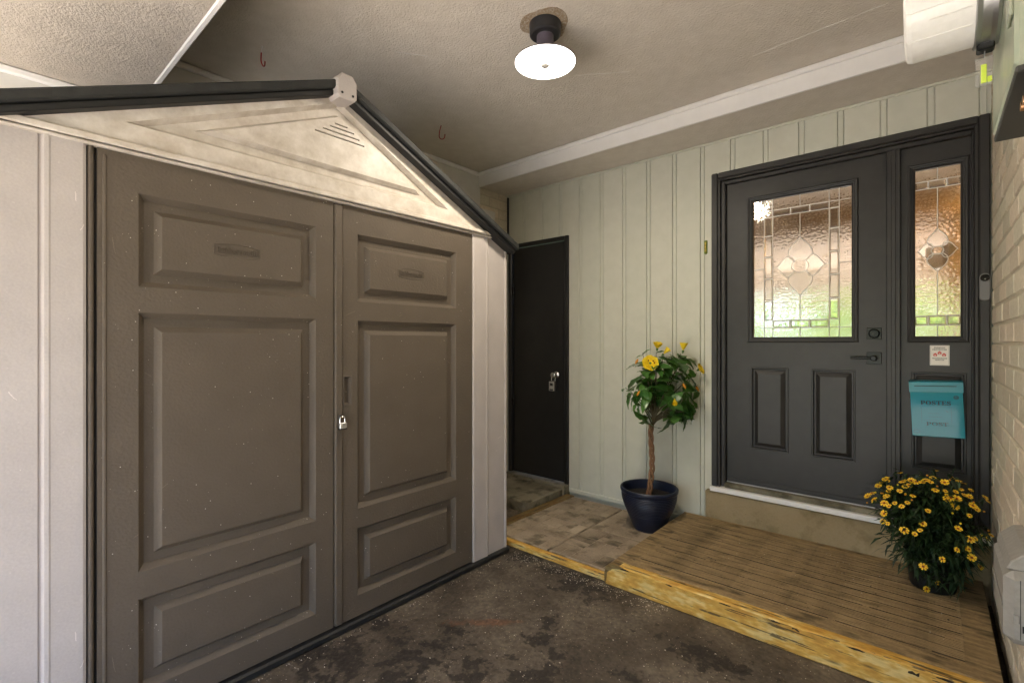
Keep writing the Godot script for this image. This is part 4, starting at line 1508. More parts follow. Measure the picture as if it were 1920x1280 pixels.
# ---------------------------------------------------------------- small things on the walls
func build_small_things() -> void:
	# mailbox
	var b := Vector3(0.022, 0.838, -0.026)
	var m := thing("mailbox", "turquoise enamel mailbox printed POSTES on the sidelight panel", "mailbox", b)
	var x0 := -0.086
	var x1 := 0.132
	boxpart("box_body", Vector3(x0 + 0.003, 0.838, -0.024), Vector3(x1 - 0.003, 1.125, 0.050), 0.004, M.teal, m)
	var lid := MB.new()
	lid.prism(PackedVector2Array([Vector2(0.026, 1.137), Vector2(-0.050, 1.133), Vector2(-0.0535, 1.129), Vector2(-0.0535, 1.078), Vector2(-0.0525, 1.0765), Vector2(0.026, 1.0765)]), Transform3D(Basis(Vector3.FORWARD, Vector3.UP, Vector3.RIGHT), Vector3.ZERO), x0, x1)
	var lo := part("lid", lid, M.teal, m)
	boxpart("letter_slot", Vector3(x0 + 0.022, 1.108, 0.0531), Vector3(x1 - 0.026, 1.1115, 0.0541), 0.0, M.seal_and_gap_shade, lo)  # dark strip painted as the shade inside the slot
	var pr := MB.new()
	var fx0 := x0 + 0.004
	var fx1 := x1 - 0.004
	pr.quad(Vector3(fx0, 0.842, 0.0506), Vector3(fx1, 0.842, 0.0506), Vector3(fx1, 1.076, 0.0506), Vector3(fx0, 1.076, 0.0506), Vector3.BACK)
	for i in pr.v.size():
		pr.uv[i] = Vector2((pr.v[i].x - fx0) / (fx1 - fx0), 1.0 - (pr.v[i].y - 0.842) / 0.234)
	part("printed_front", pr, mailbox_print(), m)
	words("lettering", "POSTES", 0.030, Transform3D(Basis(), Vector3(0.020, 1.020, 0.0512)), 0.0006, M.print_ink, m, ["Droid Serif"], 700, 0.122)
	words("lettering", "POST", 0.025, Transform3D(Basis(), Vector3(0.022, 0.908, 0.0512)), 0.0006, M.print_ink, m, ["Droid Serif"], 400, 0.088)
	m.rotation.z = 0.042

	# sticker
	var s := thing("watch_sticker", "white neighbourhood watch sticker with three red houses above the mailbox", "sticker", Vector3(0.029, 1.271, -0.030))
	boxpart("card", Vector3(-0.011, 1.217, -0.0297), Vector3(0.069, 1.326, -0.0285), 0.0004, M.sticker, s)
	for r in [[-0.008, 1.2205, 0.066, 1.2212], [-0.008, 1.3218, 0.066, 1.3225], [-0.008, 1.2205, -0.0073, 1.3225], [0.0653, 1.2205, 0.066, 1.3225]]:
		boxpart("border_line", Vector3(r[0], r[1], -0.0285), Vector3(r[2], r[3], -0.0282), 0.0, M.print_ink, s)
	for w in [["PREMISES", 1.3125, 0.0098, 0.045], ["PROTECTED", 1.3025, 0.0098, 0.058], ["NEIGHBOURHOOD", 1.2555, 0.0085, 0.060], ["WATCH", 1.2465, 0.0085, 0.036]]:
		words("lettering", w[0], w[2], Transform3D(Basis(), Vector3(0.029, w[1], -0.0283)), 0.0005, M.print_ink, s, ["Droid Sans"], 700, w[3])
	for h in [[0.029, 1.285], [0.011, 1.275], [0.047, 1.275]]:
		var hm := MB.new()
		var c := Vector2(h[0], h[1])
		hm.prism(PackedVector2Array([c + Vector2(-0.0075, -0.008), c + Vector2(0.0075, -0.008), c + Vector2(0.0075, 0.001), c + Vector2(0.010, 0.001), c + Vector2(0, 0.0095), c + Vector2(-0.010, 0.001), c + Vector2(-0.0075, 0.001)]), Transform3D(), -0.0286, -0.0281)
		var ho := part("house_mark", hm, M.red_ink, s)
		boxpart("house_window", Vector3(h[0] - 0.0035, h[1] - 0.005, -0.0281), Vector3(h[0] + 0.0035, h[1] - 0.001, -0.0279), 0.0, M.sticker, ho)

	# doorbell
	var db := thing("video_doorbell", "grey pill shaped video doorbell on the right door casing", "doorbell", Vector3(0.203, 1.55, 0.03))
	var dm := MB.new()
	dm.prism(pill(Vector2(0.2005, 1.6235), 0.0205, 0.0495), Transform3D(), 0.0302, 0.055, 0.004)
	part("doorbell_body", dm, M.doorbell, db)
	var lm := MB.new()
	var cir := PackedVector2Array()
	for i in 20:
		cir.append(Vector2(0.2005 + cos(TAU * i / 20) * 0.0178, 1.669 + sin(TAU * i / 20) * 0.0178))
	lm.prism(cir, Transform3D(), 0.0552, 0.0572, 0.001)
	var ln := part("lens_window", lm, M.lens, db)
	var l2 := MB.new()
	l2.lathe([Vector2(0.003, 0), Vector2(0.0025, 0.0015), Vector2(0, 0.002)], 10, Transform3D(Basis(Vector3.RIGHT, Vector3.BACK, Vector3.DOWN), Vector3(0.2005, 1.663, 0.0572)))
	part("lens", l2, M.grey_plastic, ln)

	# pocket level
	var lv := thing("pocket_level", "tiny green spirit level stuck upright beside the entry door casing", "level", Vector3(-1.2055, 1.96, 0.0))
	boxpart("level_body", Vector3(-1.2165, 1.963, 0.0005), Vector3(-1.1945, 2.058, 0.014), 0.004, M.level_green, lv)
	var vm := MB.new()
	vm.tube([Vector3(-1.2055, 1.978, 0.013), Vector3(-1.2055, 2.044, 0.013)], [0.0065], 10)
	part("vial", vm, M.level_vial, lv)
	for y in [1.999, 2.021]:
		boxpart("vial_ring", Vector3(-1.2125, y, 0.0125), Vector3(-1.1985, y + 0.002, 0.0205), 0.0, M.seal_and_gap_shade, lv)

	# ceiling hooks
	for h in [["red vinyl ceiling hook beside the shed roof ridge", Vector3(-2.588, CEIL, 2.449), 2.3], ["red vinyl ceiling hook over the right slope of the shed roof", Vector3(-2.603, CEIL, 1.249), 0.72]]:
		var p: Vector3 = h[1]
		var t := thing("ceiling_hook", h[0], "hook", p, "red hooks in the carport ceiling")
		var side := Vector3(cos(h[2]), 0, -sin(h[2]))
		var pts := [p + Vector3(0, 0.004, 0) + side * 0.008, p + Vector3(0, -0.012, 0) + side * 0.004, p + Vector3(0, -0.04, 0) - side * 0.004]
		for i in 9:
			var a := PI * i / 8.0
			pts.append(p + Vector3(0, -0.075 - sin(a) * 0.022, 0) + side * (0.013 - cos(a) * 0.020))
		pts.append(p + Vector3(0, -0.062, 0) + side * 0.034)
		var hm := MB.new()
		hm.tube(pts.slice(2), [0.0033], 8)
		part("hook_bend", hm, M.red_vinyl, t)
		var sm := MB.new()
		sm.tube(pts.slice(0, 3), [0.0028], 8)
		part("hook_shank", sm, M.white if h[2] > 2 else M.red_vinyl, t)

	build_lamp()
	build_meter()

	# grey plastic utility cover low on the brick wall
	var g := thing("utility_cover", "grey rounded plastic utility box low on the brick wall", "utility box", Vector3(BRICK_X, 0.45, 1.28))
	var gm := MB.new()
	gm.box(Vector3(0.158, 0.46, 1.115), Vector3(BRICK_X + 0.002, 0.675, 1.45), 0.022)
	part("cover", gm, M.grey_plastic, g)
	var hd := MB.new()
	hd.prism(PackedVector2Array([Vector2(-0.062, 0.6752), Vector2(0.0, 0.6752), Vector2(0.0, 0.735), Vector2(-0.022, 0.730), Vector2(-0.052, 0.700)]), Transform3D(Basis(), Vector3(BRICK_X, 0, 0)), 1.135, 1.43, 0.004)
	part("sloped_top", hd, M.grey_plastic, g)
	boxpart("lid_rib", Vector3(0.1545, 0.560, 1.14), Vector3(0.1578, 0.575, 1.425), 0.0012, M.grey_plastic, g)
	boxpart("seam", Vector3(0.1915, 0.485, 1.4495), Vector3(0.193, 0.655, 1.4508), 0.0, M.seal_and_gap_shade, g)  # dark line painted for the gap in the cover
	boxpart("latch", Vector3(0.176, 0.53, 1.4503), Vector3(0.190, 0.555, 1.457), 0.002, M.grey_plastic, g)
	boxpart("latch_hole", Vector3(0.196, 0.505, 1.4495), Vector3(0.215, 0.525, 1.4508), 0.0, M.seal_and_gap_shade, g)  # dark patch painted as the shade in the hole


func pill(c: Vector2, r: float, h: float) -> PackedVector2Array:
	var p := PackedVector2Array()
	for i in 11:
		p.append(c + Vector2(cos(PI * i / 10) * r, h + sin(PI * i / 10) * r))
	for i in 11:
		p.append(c + Vector2(-cos(PI * i / 10) * r, -h - sin(PI * i / 10) * r))
	return p


# print of the mailbox front: a dotted stamp frame, scribbled lines and small postmarks on turquoise
func mailbox_print() -> StandardMaterial3D:
	var s := 384
	var im := Image.create(s, s, false, Image.FORMAT_RGB8)
	im.fill(lin(0.010, 0.22, 0.29))
	var ink := lin(0.03, 0.07, 0.09)
	for i in 26:
		for e in [[0.20 + 0.57 * i / 26.0, 0.32], [0.20 + 0.57 * i / 26.0, 0.70], [0.20, 0.32 + 0.38 * i / 26.0], [0.77, 0.32 + 0.38 * i / 26.0]]:
			im.fill_rect(Rect2i(int(e[0] * s), int(e[1] * s), 3, 3), ink)
	var r := RandomNumberGenerator.new()
	r.seed = 5
	for l in [[0.33, 0.47, 0.22], [0.34, 0.55, 0.25], [0.24, 0.63, 0.27], [0.80, 0.955, 0.16]]:
		for i in int(l[2] * s):
			if r.randf() < 0.75:
				im.fill_rect(Rect2i(int(l[0] * s) + i, int(l[1] * s) + int(r.randf() * 4), 1, 2), ink)
	for i in 260:
		var a := r.randf() * TAU
		var q := sqrt(r.randf())
		im.fill_rect(Rect2i(int(s * (0.875 + 0.05 * q * cos(a))), int(s * (0.105 + 0.045 * q * sin(a))), 3, 2), ink)
		im.fill_rect(Rect2i(int(s * (0.09 + 0.062 * cos(a))), int(s * (0.90 + 0.035 * sin(a))), 2, 2), ink)
		if i < 60:
			im.fill_rect(Rect2i(int(s * (0.68 + 0.03 * (q - 0.5) * 2)), int(s * (0.40 + 0.03 * q)), 3, 3), ink)
	var m := flat("printed enamel", Color.WHITE, 0.35)
	m.albedo_texture = ImageTexture.create_from_image(im)
	m.clearcoat_enabled = true
	m.clearcoat = 0.3
	m.clearcoat_roughness = 0.05
	m.metallic_specular = 0.2
	return m


func build_lamp() -> void:
	var c := Vector3(-1.394, 0, 1.629)
	var t := thing("ceiling_lamp", "lit round ceiling lamp with dark base and flared shade", "lamp", Vector3(c.x, CEIL, c.z))
	var b := MB.new()
	b.lathe([Vector2(0, CEIL - 0.058), Vector2(0.066, CEIL - 0.058), Vector2(0.074, CEIL - 0.052), Vector2(0.076, CEIL - 0.004), Vector2(0.076, CEIL - 0.0005), Vector2(0, CEIL - 0.0005)], 36, Transform3D(Basis(), c))
	part("lamp_base", b, M.lamp_body, t)
	var s := MB.new()
	s.lathe([Vector2(0.145, 2.6745), Vector2(0.146, 2.678), Vector2(0.128, 2.692), Vector2(0.100, 2.706), Vector2(0.072, 2.718), Vector2(0.050, 2.732), Vector2(0.042, 2.748), Vector2(0.040, 2.790), Vector2(0.040, CEIL - 0.0585)], 40, Transform3D(Basis(), c), true)
	part("lamp_shade", s, M.lamp_shade, t)
	var g := MB.new()
	g.lathe([Vector2(0.143, 2.676), Vector2(0.143, 2.6735), Vector2(0.125, 2.669), Vector2(0.08, 2.664), Vector2(0.04, 2.661), Vector2(0, 2.660)].map(func(p): return p), 40, Transform3D(Basis(), c), true)
	for i in g.n.size():
		if g.n[i].y > 0:
			g.n[i] = -g.n[i]
	part("lamp_diffuser", g, M.lamp_glow, t)
	var e := MB.new()
	e.lathe([Vector2(0, 2.653), Vector2(0.012, 2.654), Vector2(0.019, 2.658), Vector2(0.021, 2.661)], 20, Transform3D(Basis(), c), true)
	part("motion_sensor", e, M.sensor, t)
	var l := AreaLight3D.new()
	l.name = "ceiling_lamp_light"
	l.area_size = Vector2(0.2, 0.2)
	l.light_color = Color(1.0, 0.945, 0.86)
	l.light_energy = LAMP
	l.area_range = 12.0
	l.shadow_enabled = true
	l.position = Vector3(0, 2.645 - CEIL, 0)
	l.rotation.x = -PI / 2
	t.add_child(l)


func build_meter() -> void:
	# steel socket box, glassless white meter on it, seal ring and tag
	var b := thing("meter_socket", "sage painted steel meter box on the brick wall", "meter box", Vector3(BRICK_X, 1.81, 2.09))
	var fx := 0.104
	boxpart("box_body", Vector3(fx, 1.812, 1.915), Vector3(BRICK_X + 0.004, 2.46, 2.30), 0.006, M.sage_metal, b)
	boxpart("dark_underside", Vector3(fx + 0.002, 1.80, 1.917), Vector3(BRICK_X + 0.003, 1.8115, 2.298), 0.002, M.underside_grey, b)  # dark sheet added so the underside of the box shows dark
	boxpart("cover_plate", Vector3(fx - 0.006, 1.90, 2.245), Vector3(fx - 0.0005, 2.44, 2.298), 0.003, M.sage_metal, b)
	var cf := thing("conduit_fitting", "dark conduit fitting with copper lugs under the meter box", "conduit fitting", Vector3(0.15, 1.70, 2.22))
	boxpart("fitting_body", Vector3(0.128, 1.735, 2.19), Vector3(0.196, 1.7995, 2.275), 0.008, M.hardware, cf)
	var cm := MB.new()
	cm.tube([Vector3(0.163, 1.70, 2.235), Vector3(0.163, 1.736, 2.235)], [0.024], 14)
	part("hub", cm, M.hardware, cf)
	for z in [2.205, 2.235, 2.262]:
		var lm := MB.new()
		lm.tube([Vector3(0.128, 1.772, z), Vector3(0.120, 1.772, z)], [0.0085], 10)
		part("lug", lm, M.copper, cf)
	var m := thing("electric_meter", "round white electric meter with a steel sealing ring", "meter", Vector3(fx, 2.075, 2.06))
	var t := Transform3D(Basis(Vector3.BACK, Vector3.LEFT, Vector3.UP), Vector3(0, 2.075, 2.06))
	# axis along -x: profile heights are -x
	var wm := MB.new()
	wm.lathe([Vector2(0.098, -0.066), Vector2(0.097, 0.034), Vector2(0.094, 0.043), Vector2(0.086, 0.047), Vector2(0, 0.047)], 48, t)
	var wb := part("meter_body", wm, M.meter_white, m)
	for a in [[3.55, -0.062, 0.042], [3.78, -0.062, 0.005], [4.15, -0.062, 0.042]]:
		var rm := MB.new()
		var dir := Vector3(0, sin(a[0]), -cos(a[0]))
		rm.tube([Vector3(-a[1], 2.075, 2.06) + dir * 0.0975, Vector3(-a[2], 2.075, 2.06) + dir * 0.0965], [0.0018], 6)
		part("rib", rm, M.meter_white, wb)
	var sr := MB.new()
	sr.lathe([Vector2(0.090, -0.1035), Vector2(0.104, -0.1035), Vector2(0.107, -0.098), Vector2(0.104, -0.090), Vector2(0.104, -0.076), Vector2(0.107, -0.068), Vector2(0.104, -0.0662), Vector2(0.096, -0.0662)], 48, t)
	part("seal_ring", sr, M.steel, m)
	var bk := MB.new()
	bk.box(Vector3(0.070, 1.957, 2.035), Vector3(0.098, 1.974, 2.062), 0.003)
	part("ring_clasp", bk, M.hardware, m)
	var tg := thing("seal_tag", "clear plastic seal with a neon yellow insert hanging from the meter ring", "seal tag", Vector3(0.082, 1.90, 2.05))
	boxpart("tag_case", Vector3(0.068, 1.885, 2.046), Vector3(0.096, 1.945, 2.054), 0.002, M.tag_clear, tg)
	boxpart("tag_insert", Vector3(0.077, 1.891, 2.048), Vector3(0.086, 1.930, 2.052), 0.001, M.neon_tag, tg)
	boxpart("tag_foot", Vector3(0.0865, 1.891, 2.048), Vector3(0.094, 1.903, 2.052), 0.001, M.neon_tag, tg)
	var wr := MB.new()
	wr.tube([Vector3(0.082, 1.944, 2.05), Vector3(0.083, 1.958, 2.05)], [0.0012], 6)
	part("tag_wire", wr, M.steel, tg)


# ---------------------------------------------------------------- plants
func leaf_mesh(len: float, wid: float, droop: float, fold: float, seg := 6) -> ArrayMesh:
	var mb := MB.new()
	var mid := []
	var hw := []
	for i in seg + 1:
		var q := i / float(seg)
		mid.append(Vector3(0, -droop * q * q * len, q * len))
		hw.append(wid * 0.5 * pow(sin(PI * pow(q, 0.78)), 0.85) if i < seg and i > 0 else 0.0)
	for s in [-1.0, 1.0]:
		for i in seg:
			var a: Vector3 = mid[i]
			var b: Vector3 = mid[i + 1]
			var wav: float = 0.05 * wid * (1 if i % 2 else -1)
			var c: Vector3 = a + Vector3(s * hw[i], fold * hw[i] + wav * s, 0)
			var d: Vector3 = b + Vector3(s * hw[i + 1], fold * hw[i + 1] - wav * s, 0)
			var up := Vector3(-s * fold, 1, droop * 1.4 * i / seg).normalized()
			var um := Vector3(-s * fold * 0.3, 1, droop * 1.4 * i / seg).normalized()
			mb.squad(a, c, d, b, um, up, up, um)
	return mb.mesh()


func aim(dir: Vector3, up: Vector3, at: Vector3, sc := 1.0) -> Transform3D:
	var z := dir.normalized()
	var x := up.cross(z)
	if x.length() < 0.05:
		x = Vector3.RIGHT.cross(z)
	x = x.normalized()
	return Transform3D(Basis(x, z.cross(x), z).scaled(Vector3.ONE * sc), at)


func inst(called: String, mesh: Mesh, mat: Material, t: Transform3D, parent: Node) -> MeshInstance3D:
	var o := MeshInstance3D.new()
	o.name = called
	o.mesh = mesh
	o.material_override = mat
	parent.add_child(o, true)
	o.transform = Transform3D(t.basis, t.origin - base_of(parent))
	return o


# ruffled double flower, opening along +y
func hibiscus_flower(rad: float, closed: float) -> ArrayMesh:
	var mb := MB.new()
	for layer in 3:
		var n := 6 - layer
		var r := rad * (1.0 - 0.27 * layer)
		for k in n:
			var a := TAU * (k + 0.37 * layer) / n
			var w := TAU / n * 0.68
			var rows := []
			for i in 6:
				var q := i / 5.0
				var row := []
				for j in 7:
					var e := (j / 6.0 - 0.5) * 2.0
					var an := a + e * w * (0.55 + 0.45 * sin(q * 1.9))
					var rr := r * q * (1.0 - 0.16 * e * e * q)
					var lift := r * (0.20 + 0.22 * layer) * q * q + closed * r * 1.5 * q + 0.07 * r * sin(e * 7.0 + k * 1.7) * q
					row.append(Vector3(cos(an) * rr * (1.0 - closed * 0.72), lift, sin(an) * rr * (1.0 - closed * 0.72)))
				rows.append(row)
			for i in 5:
				for j in 6:
					mb.quad(rows[i][j], rows[i][j + 1], rows[i + 1][j + 1], rows[i + 1][j], Vector3.UP)
	return mb.mesh()


func build_hibiscus() -> void:
	var c := Vector3(-1.50, 0.041, 0.285)
	var p := thing("flower_pot", "navy blue ribbed flower pot on the pavers", "pot", c)
	var prof := [Vector2(0, 0.0), Vector2(0.102, 0.0), Vector2(0.109, 0.008), Vector2(0.128, 0.060), Vector2(0.146, 0.105)]
	for i in 13:
		var y := 0.108 + i * 0.0115
		var r := 0.148 + 0.040 * sin(clampf(i / 12.0, 0, 1) * PI / 2)
		prof.append(Vector2(r - 0.0022, y))
		prof.append(Vector2(r + 0.0018, y + 0.0035))
		prof.append(Vector2(r + 0.0018, y + 0.0075))
	prof.append_array([Vector2(0.192, 0.262), Vector2(0.197, 0.268), Vector2(0.1975, 0.284), Vector2(0.193, 0.289), Vector2(0.184, 0.288), Vector2(0.180, 0.276), Vector2(0.172, 0.215)])
	var pm := MB.new()
	pm.lathe(prof, 56, Transform3D(Basis(), c))
	part("pot_wall", pm, M.pot, p)
	var sm := MB.new()
	sm.lathe([Vector2(0.176, 0.226), Vector2(0.12, 0.233), Vector2(0.05, 0.236), Vector2(0, 0.238)], 32, Transform3D(Basis(), c))
	part("potting_soil", sm, M.soil, p)

	var t := thing("hibiscus_tree", "small hibiscus tree with braided trunk and yellow flowers", "tree", c + Vector3(0, 0.236, 0))
	var low := c + Vector3(0, 0.22, 0)
	var top := Vector3(-1.478, 0.77, 0.27)
	var tr := MB.new()
	for k in 3:
		var pts := []
		for i in 41:
			var q := i / 40.0
			var a := q * TAU * 2.4 + TAU * k / 3.0
			var ctr := low.lerp(top, q) + Vector3(0.010 * sin(q * 5.0), 0, 0.006 * sin(q * 7.0 + 1))
			pts.append(ctr + Vector3(cos(a), 0, sin(a)) * lerpf(0.0140, 0.0115, q))
		tr.tube(pts, [0.0095, 0.0088, 0.0080, 0.0085, 0.0088, 0.0080, 0.0078, 0.0082], 9)
	part("trunk", tr, M.bark, t)
	var crown := group_node("crown", t)
	var leaves := [leaf_mesh(0.085, 0.052, 0.45, 0.22), leaf_mesh(0.095, 0.060, 0.75, 0.12), leaf_mesh(0.070, 0.042, 0.25, 0.35), leaf_mesh(0.052, 0.030, 0.35, 0.3)]
	var rt := Vector3(0.754, 0, -0.657)
	var fw := Vector3(-0.657, 0, -0.754)
	var mid := Vector3(-1.436, 1.02, 0.235)
	# flowers: where they sit (right, up, towards the viewer) and how far open
	var fl := [[-0.115, 0.185, 0.15, 0.0, 0.056], [-0.03, 0.285, 0.02, 0.45, 0.048], [0.005, 0.245, 0.06, 0.7, 0.042], [0.150, 0.272, 0.02, 0.6, 0.050], [0.268, 0.135, 0.02, 0.15, 0.046], [0.037, -0.055, 0.18, 0.8, 0.040]]
	var tips := []
	for f in fl:
		tips.append(mid + rt * (f[0] * 0.96) + Vector3(0, f[1] - 0.03, 0) - fw * (f[2] - 0.03))
	for i in 40:
		var v := Vector3(rng.randfn(), rng.randfn(), rng.randfn()).normalized() * pow(rng.randf(), 0.33)
		var e := mid + rt * v.x * 0.295 + Vector3(0, v.y * 0.285, 0) - fw * v.z * 0.18
		if v.y < -0.1 and v.x < -0.25:
			e += rt * 0.05
		e.z = maxf(e.z, 0.06)
		tips.append(e)
	# a low branch to the right and one to the left, as in the photograph
	tips.append_array([mid + rt * 0.22 + Vector3(0, -0.17, 0), mid + rt * 0.26 + Vector3(0, -0.14, 0), mid + rt * 0.13 + Vector3(0, -0.22, 0), mid - rt * 0.24 + Vector3(0, -0.03, 0) - fw * 0.08, mid - rt * 0.20 + Vector3(0, -0.10, 0) - fw * 0.08, mid - rt * 0.17 + Vector3(0, 0.0, 0) - fw * 0.12])
	var br := MB.new()
	for e: Vector3 in tips:
		var fork := top + Vector3(0, rng.randf_range(-0.02, 0.05), 0)
		var bend := fork.lerp(e, 0.5) + Vector3(0, 0.03, 0) + (mid - fork) * 0.15
		var pts := []
		for i in 7:
			var q := i / 6.0
			pts.append(fork.lerp(bend, q).lerp(bend.lerp(e, q), q))
		br.tube(pts, [0.0048, 0.0042, 0.0036, 0.003, 0.0026, 0.0022, 0.0018], 6)
		var dir := (pts[6] - pts[4]).normalized() as Vector3
		var cnt := 4 + rng.randi() % 3
		for k in cnt:
			var a := TAU * k / cnt + rng.randf_range(-0.5, 0.5)
			var sdv := dir.cross(Vector3(0.3, 0.2, 0.9)).normalized().rotated(dir, a)
			var ld := (sdv * 1.0 + dir * rng.randf_range(0.15, 0.9) + Vector3(0, -0.15, 0)).normalized()
			var at: Vector3 = e.lerp(pts[4], rng.randf_range(0.0, 0.9))
			var tipz: float = at.z + ld.z * 0.09
			if tipz < 0.025:
				ld.z = absf(ld.z) * 0.3
			var up := (Vector3.UP * 0.7 + (at - mid).normalized() * 0.8 + Vector3(rng.randf_range(-0.4, 0.4), 0, rng.randf_range(-0.4, 0.4))).normalized()
			inst("leaf", leaves[[0, 0, 1, 1, 2, 3][rng.randi() % 6]], M.leaf[[0, 0, 1, 1, 2][rng.randi() % 5]], aim(ld, up, at, rng.randf_range(0.9, 1.3)), crown)
	part("branches", br, M.twig, t)
	for i in fl.size():
		var f: Array = fl[i]
		var at: Vector3 = mid + rt * f[0] + Vector3(0, f[1], 0) - fw * f[2]
		at.z = maxf(at.z, 0.06)
		var dir: Vector3 = [-fw * 0.9 + Vector3(0, 0.35, 0) - rt * 0.15, Vector3(0, 1, 0) - fw * 0.4, Vector3(0, 0.6, 0) + rt * 0.6, Vector3(0, 1, 0) + rt * 0.1, rt * 0.8 + Vector3(0, 0.5, 0) - fw * 0.6, -fw + Vector3(0, -0.7, 0) - rt * 0.3][i]
		var tf := aim(dir, Vector3(0.2, 0.3, 0.9), at)
		# the flower opens along its own y: turn y to the direction
		var bs := Basis(tf.basis.x, tf.basis.z, -tf.basis.y)
		var o := inst("flower", hibiscus_flower(f[4], f[3]), M.yellow, Transform3D(bs, at - dir.normalized() * f[4] * 0.2), t)
		if i == 0:
			for q in [Vector3(0.008, 0.020, 0.018), Vector3(-0.006, 0.020, 0.024), Vector3(0.014, 0.02, -0.012)]:
				var em := MB.new()
				em.lathe([Vector2(0, -0.004), Vector2(0.005, 0), Vector2(0, 0.003)], 8)
				inst("flower_eye", em.mesh(), M.petal_core, Transform3D(Basis(), base_of(o) + q), o)
		var bud := MB.new()
		bud.lathe([Vector2(0.0, -0.020), Vector2(0.006, -0.012), Vector2(0.009, 0.002), Vector2(0.0, 0.004)], 8, Transform3D(bs, at - dir.normalized() * f[4] * 0.2), true)
		part("calyx", bud, M.leaf[1], t)
	for q in [[-0.195, 0.19, 0.10], [-0.20, -0.02, 0.16], [0.105, 0.03, 0.17], [0.245, 0.0, 0.03]]:
		var bm := MB.new()
		var at: Vector3 = mid + rt * q[0] + Vector3(0, q[1], 0) - fw * q[2]
		bm.lathe([Vector2(0, -0.022), Vector2(0.007, -0.010), Vector2(0.009, 0.004), Vector2(0.005, 0.018), Vector2(0, 0.022)], 8, Transform3D(Basis(Vector3(0.3, 0.2, 1).normalized(), 0.5 * signf(q[0])).orthonormalized(), at), true)
		part("flower_bud", bm, M.orange_bud, t)


const DAISIES := [[-0.078, 0.669, 0.413], [-0.059, 0.669, 0.419], [-0.037, 0.669, 0.423], [-0.024, 0.681, 0.408], [-0.007, 0.674, 0.418], [0.043, 0.679, 0.397], [-0.101, 0.642, 0.435], [-0.162, 0.620, 0.413], [-0.166, 0.602, 0.426], [-0.169, 0.583, 0.438], [-0.120, 0.618, 0.447], [-0.071, 0.611, 0.471], [0.010, 0.649, 0.445], [0.046, 0.649, 0.434], [0.050, 0.631, 0.450], [0.064, 0.625, 0.449], [0.085, 0.622, 0.440], [0.081, 0.647, 0.417], [0.101, 0.657, 0.388], [0.135, 0.650, 0.353], [0.111, 0.634, 0.408], [0.129, 0.629, 0.395], [0.185, 0.613, 0.296], [0.200, 0.590, 0.256], [0.139, 0.597, 0.418], [0.152, 0.581, 0.416], [0.128, 0.559, 0.454], [-0.181, 0.547, 0.450], [-0.161, 0.540, 0.468], [-0.113, 0.557, 0.488], [-0.139, 0.562, 0.473], [-0.016, 0.559, 0.506], [-0.180, 0.498, 0.468], [-0.184, 0.462, 0.471], [-0.165, 0.458, 0.486], [-0.102, 0.452, 0.516], [-0.062, 0.446, 0.527], [0.087, 0.502, 0.500], [0.084, 0.408, 0.507], [0.124, 0.415, 0.485], [0.133, 0.375, 0.472], [0.033, 0.353, 0.512], [-0.033, 0.292, 0.492], [0.019, 0.195, 0.397], [-0.021, 0.142, 0.366], [-0.257, 0.536, 0.331], [-0.226, 0.540, 0.400], [0.200, 0.466, 0.385]]


